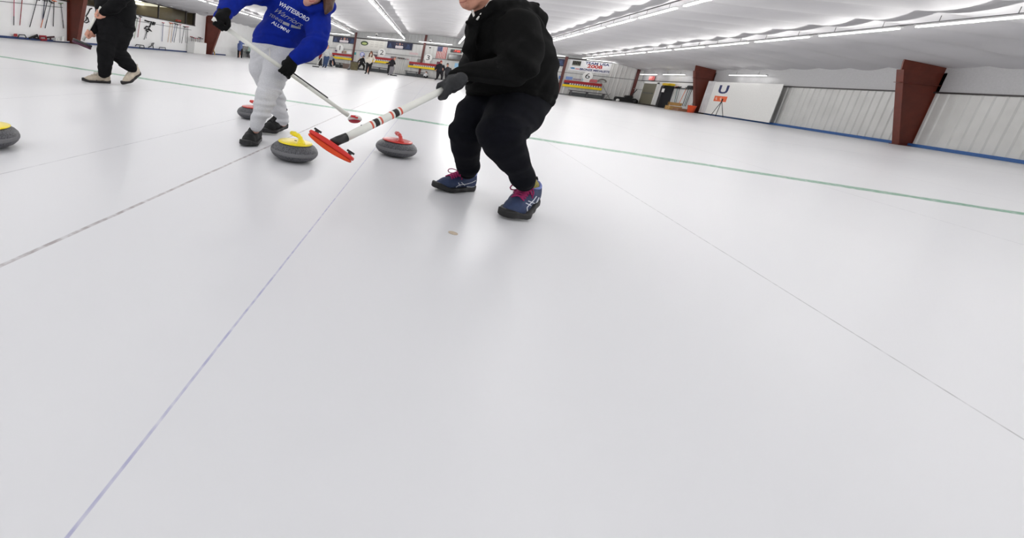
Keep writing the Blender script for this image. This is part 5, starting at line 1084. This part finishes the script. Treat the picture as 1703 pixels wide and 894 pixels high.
# lounge contents seen through the glass
warm = bpy.data.materials.new('lounge_lamp'); warm.use_nodes = True; q = warm.node_tree.nodes['Principled BSDF']; q.inputs['Emission Color'].default_value = (1, .95, .85, 1); q.inputs['Emission Strength'].default_value = 5
for i, (y, x) in enumerate(((17.5, -3), (20.5, -2.6), (20, -4.6), (24, -3), (27, -4.6))):
    o = MB().box((XL+x-.1, y-.7, 3.03), (XL+x+.1, y+.7, 3.08)).build('ceiling_panel_light', warm); tag(o, '%s warm lamp from the left seen inside the lounge' % ORD[i], 'ceiling light', 'lounge lamps')
for i, (y, w_, h_, c_) in enumerate(((15, .9, .7, (150, 60, 40)), (18, 1.5, .8, (96, 60, 44)), (22.5, 1.3, 1.2, (84, 64, 46)), (25.5, 1.4, .8, (120, 86, 40)))):
    root = empty('picture_frame', (XL-6.8, y, 1.9), '%s framed picture from the left on the lounge back wall' % ORD[i], 'picture', 'pictures in the lounge')
    a = MB(); a.box((XL-6.88, y-w_/2, 1.9), (XL-6.8, y+w_/2, 1.9+h_)); a.build('frame', mat('frame_%d' % i, c_, .5), root); a = MB(); a.box((XL-6.8, y-w_/2+.1, 2.0), (XL-6.78, y+w_/2-.1, 1.8+h_)); a.build('picture', mat('picture_cream', (186, 176, 150), .6, var=.2, vscale=3), root)
o = MB().box((XL-1.6, 22.9, 1.0), (XL-1.2, 24.6, 2.05)).build('cupboard', mat('cupboard_brown', (96, 62, 40), .5)); tag(o, 'brown cupboard standing inside the lounge', 'cupboard')
o = slab('red_cap', [lw(294.5, 35.5, -.4), lw(301, 36.8, -.4), lw(301.5, 33.5, -.4), lw(295.5, 32.5, -.4)], (-.15, 0, 0), mat('cap_red', (214, 60, 44), .6), lab='bright red cap lying behind the viewing window', cat='cap')
for i, y in enumerate((16.5, 18.6, 20.6, 23)):
    root = empty('lounge_chair', (XL-4.6, y, 1.0), '%s brown lounge chair from the left behind the glass' % ORD[i], 'chair', 'chairs in the lounge')
    a = MB(); a.box((XL-4.85, y-.25, 1.45), (XL-4.35, y+.25, 1.5)); a.build('seat', mat('chair_brown', (120, 84, 60), .6), root); a = MB(); a.box((XL-4.37, y-.25, 1.5), (XL-4.33, y+.25, 1.98)); a.build('backrest', MATS['chair_brown'], root)
    for dx in (-4.82, -4.38):
        for dy in (-.22, .22): a = MB(); a.box((XL+dx-.02, y+dy-.02, 1.0), (XL+dx+.02, y+dy+.02, 1.45)); a.build('leg', MATS['chair_brown'], root)
# ================================================================ RIGHT WALL THINGS
def rw(px, py, off=.04): return onp(px, py, 0, XR-off)
ya = rw(1072.5, 141)[1]; yb = rw(1095, 141)[1]; zt = 1.62
o = MB(); o.box((XR-.10, min(ya, yb), 0), (XR-.06, max(ya, yb), zt)); d_ = o.build('door_1', mat('door_olive', (118, 114, 98), .5)); tag(d_, 'olive grey door in the right wall under the exit sign', kind='structure')
a = MB(); y0, y1 = min(ya, yb), max(ya, yb)
a.box((XR-.13, y0-.12, 0), (XR-.05, y0, zt+.1)); a.box((XR-.13, y1, 0), (XR-.05, y1+.12, zt+.1)); a.box((XR-.13, y0-.12, zt), (XR-.05, y1+.12, zt+.1)); a.build('door_frame', swht, d_)
a = MB(); a.box((XR-.14, y0+.3, .88), (XR-.10, y1-.3, .94)); a.build('push_bar', gleg, d_)
mb = MB(); mb.box((XR-.045, 32.5, 0), (XR-.0, YF, 1.79)); o = mb.build('wall_right_board', mat('white_board_panel', (222, 222, 222), .5)); tag(o, 'smooth white boards on the right wall between the corner and the red column', kind='structure')
y = rw(1085.5, 134)[1]; root = empty('exit_sign', (XR-.15, y, 1.88), 'small red exit sign above the olive door', 'sign')
a = MB(); a.box((XR-.2, y-.3, 1.86), (XR-.08, y+.3, 2.16), .01); a.build('sign_body', mat('exit_pink', (228, 120, 118), .5), root)
v, f = text_mesh('EXIT', .24); a = MB(); a.add([(XR-.203, y-q[0], 2.01+q[1]) for q in v], f); a.build('letters', led, root)
# black cabinet
y0 = rw(1114.5, 173, 0)[1]; y1 = onp(1090.5, 172, 0, XR-.62)[1]
root = empty('cabinet', (XR-.6, (y0+y1)/2, 0), 'tall black plastic cabinet against the right wall right of the olive door', 'cabinet'); bc = mat('cabinet_black', (30, 31, 36), .5, var=.1)
a = MB(); a.box((XR-.6, y0, 0), (XR-.06, y1, 1.52), .02); a.build('body', bc, root)
for k_, (u0, u1) in enumerate(((y0+.03, (y0+y1)/2-.01), ((y0+y1)/2+.01, y1-.03))):
    a = MB(); a.box((XR-.635, u0, .06), (XR-.6, u1, 1.47), .01); dd = a.build('door', bc, root); a = MB(); a.box((XR-.65, (y0+y1)/2+(-.09 if k_ == 0 else .05), .7), (XR-.635, (y0+y1)/2+(-.05 if k_ == 0 else .09), .95)); a.build('handle', gleg, dd)
a = MB(); a.box((XR-.64, y1-.65, 1.05), (XR-.636, y1-.3, 1.3)); a.build('notice', swht, root)
o = MB(); o.box((XR-.58, (y0+y1)/2-.55, 1.525), (XR-.15, (y0+y1)/2+.35, 1.68), .05); o = o.build('yellow_bag', mat('bag_yellow', (222, 190, 40), .6, var=.2, vscale=6)); tag(o, 'yellow bag lying on top of the black cabinet', 'bag')
# wooden crates: two stacked
yq0 = rw(1106, 177, 1.35)[1]; yq1 = rw(1134, 181, .75)[1]; y0, y1 = min(yq0, yq1), max(yq0, yq1); wd_ = mat('crate_wood', (186, 148, 90), .7, var=.15, vscale=5)
for z0_, h_, sh, lab in ((0, .26, 0, 'lower long wooden crate on the floor in front of the black cabinet'), (.27, .22, .12, 'upper wooden crate stacked in front of the black cabinet')):
    root = empty('wooden_crate', (XR-1.2, (y0+y1)/2, z0_), lab, 'crate')
    for k_ in range(2): a = MB(); a.box((XR-1.35, y0+sh, z0_+.02+k_*h_/2), (XR-1.32, y1-sh*2, z0_+h_/2-.015+k_*h_/2)); a.build('side_board', wd_, root)
    a = MB(); a.box((XR-1.32, y0+sh+.02, z0_+.01), (XR-.75, y1-sh*2-.02, z0_+h_-.02)); a.build('inner_box', wd_, root)
    for yy in (y0+sh+.1, (y0+y1)/2, y1-sh*2-.1): a = MB(); a.box((XR-1.37, yy-.05, z0_), (XR-1.35, yy+.05, z0_+h_-.01)); a.build('batten', wd_, root)
# orange bucket
P = rw(1149, 183, .75); P[2] = 0; root = empty('bucket', P, 'bright orange bucket on the floor left of the right hand red column', 'bucket'); ob = mat('bucket_orange', (226, 84, 40), .45)
a = MB(); a.lathe([(.15, 0), (.20, .40), (.21, .42), (.19, .42), (.14, .02)], P, 24); a.build('pail', ob, root, True)
a = MB(); a.tube([P+V3((0, .2*math.cos(t), .4+.14*math.sin(t))) for t in np.linspace(0, math.pi, 11)], .008, 6); a.build('bail_handle', gleg, root)
o = MB().box((XR-1.2, P[1]+.35, 0), (XR-.5, P[1]+1.6, .16), .02).build('floor_box', mat('floor_box_brown', (150, 110, 84), .7)); tag(o, 'low brown box on the floor between the crates and the orange bucket', 'box')
# brooms on the right wall
o = MB().box((XR-.12, rw(1153, 151)[1], 1.38), (XR-.05, rw(1122, 149)[1], 1.43)).build('broom_rail', mat('rail_black', (30, 34, 34), .5)); tag(o, 'black broom rail on the right wall right of the black cabinet', 'rail')
for i, (xt, xb_, c1, c2) in enumerate(((1122.5, 1116, 'white', 'red'), (1125.5, 1121.5, 'teal', 'black'), (1129, 1123.5, 'grey', 'black'), (1140, 1129, 'orange', 'black'), (1144, 1136, 'black', 'teal'), (1147.5, 1138.5, 'teal', 'black'), (1150, 1141, 'black', 'black'), (1156, 1153, 'grey', 'black'))):
    t_ = rw(xt, 151, .1); t_[2] = 1.42; b_ = rw(xb_, 172, .22); b_[2] = .30
    wall_broom(t_, b_, c1, 0, '%s broom from the left on the right wall beside the black cabinet' % ORD[i], (-1, 0, 0), 'brooms on the right wall', pad=c2)
P = rw(1149.5, 144.8, .1); o = MB().box(P+V3((-.1, -.28, -.09)), P+V3((.06, .28, .09)), .03).build('hat', blk_); tag(o, 'black hat hanging above the broom rail on the right wall', 'hat')
# white sheet with part of a banner beyond the red column
YS1, YS0 = 32.35, 22.5
mb = MB(); n_ = 26; ys_ = np.linspace(YS1, 31.7, n_); vs = []; 
for i, yy in enumerate(ys_):
    xx = XR-.30+.05*math.sin(i*1.1); vs += [(xx, yy, .08), (xx, yy, 1.93)]
mb.add(vs, [(2*i, 2*i+1, 2*i+3, 2*i+2) for i in range(n_-1)]); mb.add([(v[0]+.012, v[1], v[2]) for v in vs], [(2*i, 2*i+2, 2*i+3, 2*i+1) for i in range(n_-1)])
root = empty('hanging_sheet', (XR-.3, 32, 0), 'white hanging sheet with navy letter and orange square on the right wall', 'banner')
mb.build('gathered_edge', mat('sheet_grey', (206, 204, 206), .7, var=.08, vscale=3), root, True)
a = MB(); a.box((XR-.30, 26.6, .08), (XR-.288, 31.7, 1.9)); a.build('flat_sheet', swht, root)
v, f = text_mesh('U', 1.0, bold=.03); a = MB(); a.add([(XR-.304, 30.75-q[0]*1.3, 1.47+q[1]*.62) for q in v], f); a.build('navy_letter', tn, root)
a = MB(); a.box((XR-.306, 30.2, .82), (XR-.30, 31.3, 1.12)); a.build('orange_square', mat('square_orange', (232, 104, 58), .6), root)
a = MB(); 
for yy in (30.7, 31.1): a.prism([(XR-.307, yy-.12, .9), (XR-.307, yy, .88), (XR-.307, yy+.1, .98), (XR-.307, yy, 1.08)], (-.002, 0, 0))
a.build('pale_marks', mat('mark_pale', (240, 180, 160), .6), root)
# camera tripod lying open in front
c = rw(1190, 187, .9); c[2] = 0; root = empty('tripod', c, 'thin black tripod in front of the white hanging sheet', 'tripod')
top_ = rw(1200.5, 168, .9)
for q_ in ((1183.5, 187), (1191.5, 187.5), (1204, 190)):
    e_ = rw(*q_, .9); e_[2] = .02; a = MB(); a.tube([top_, e_], .014, 6); a.build('leg', blk_, root)
a = MB(); a.tube([top_, top_+V3((0, 0, .12))], .03, 8); a.build('head', blk_, root)
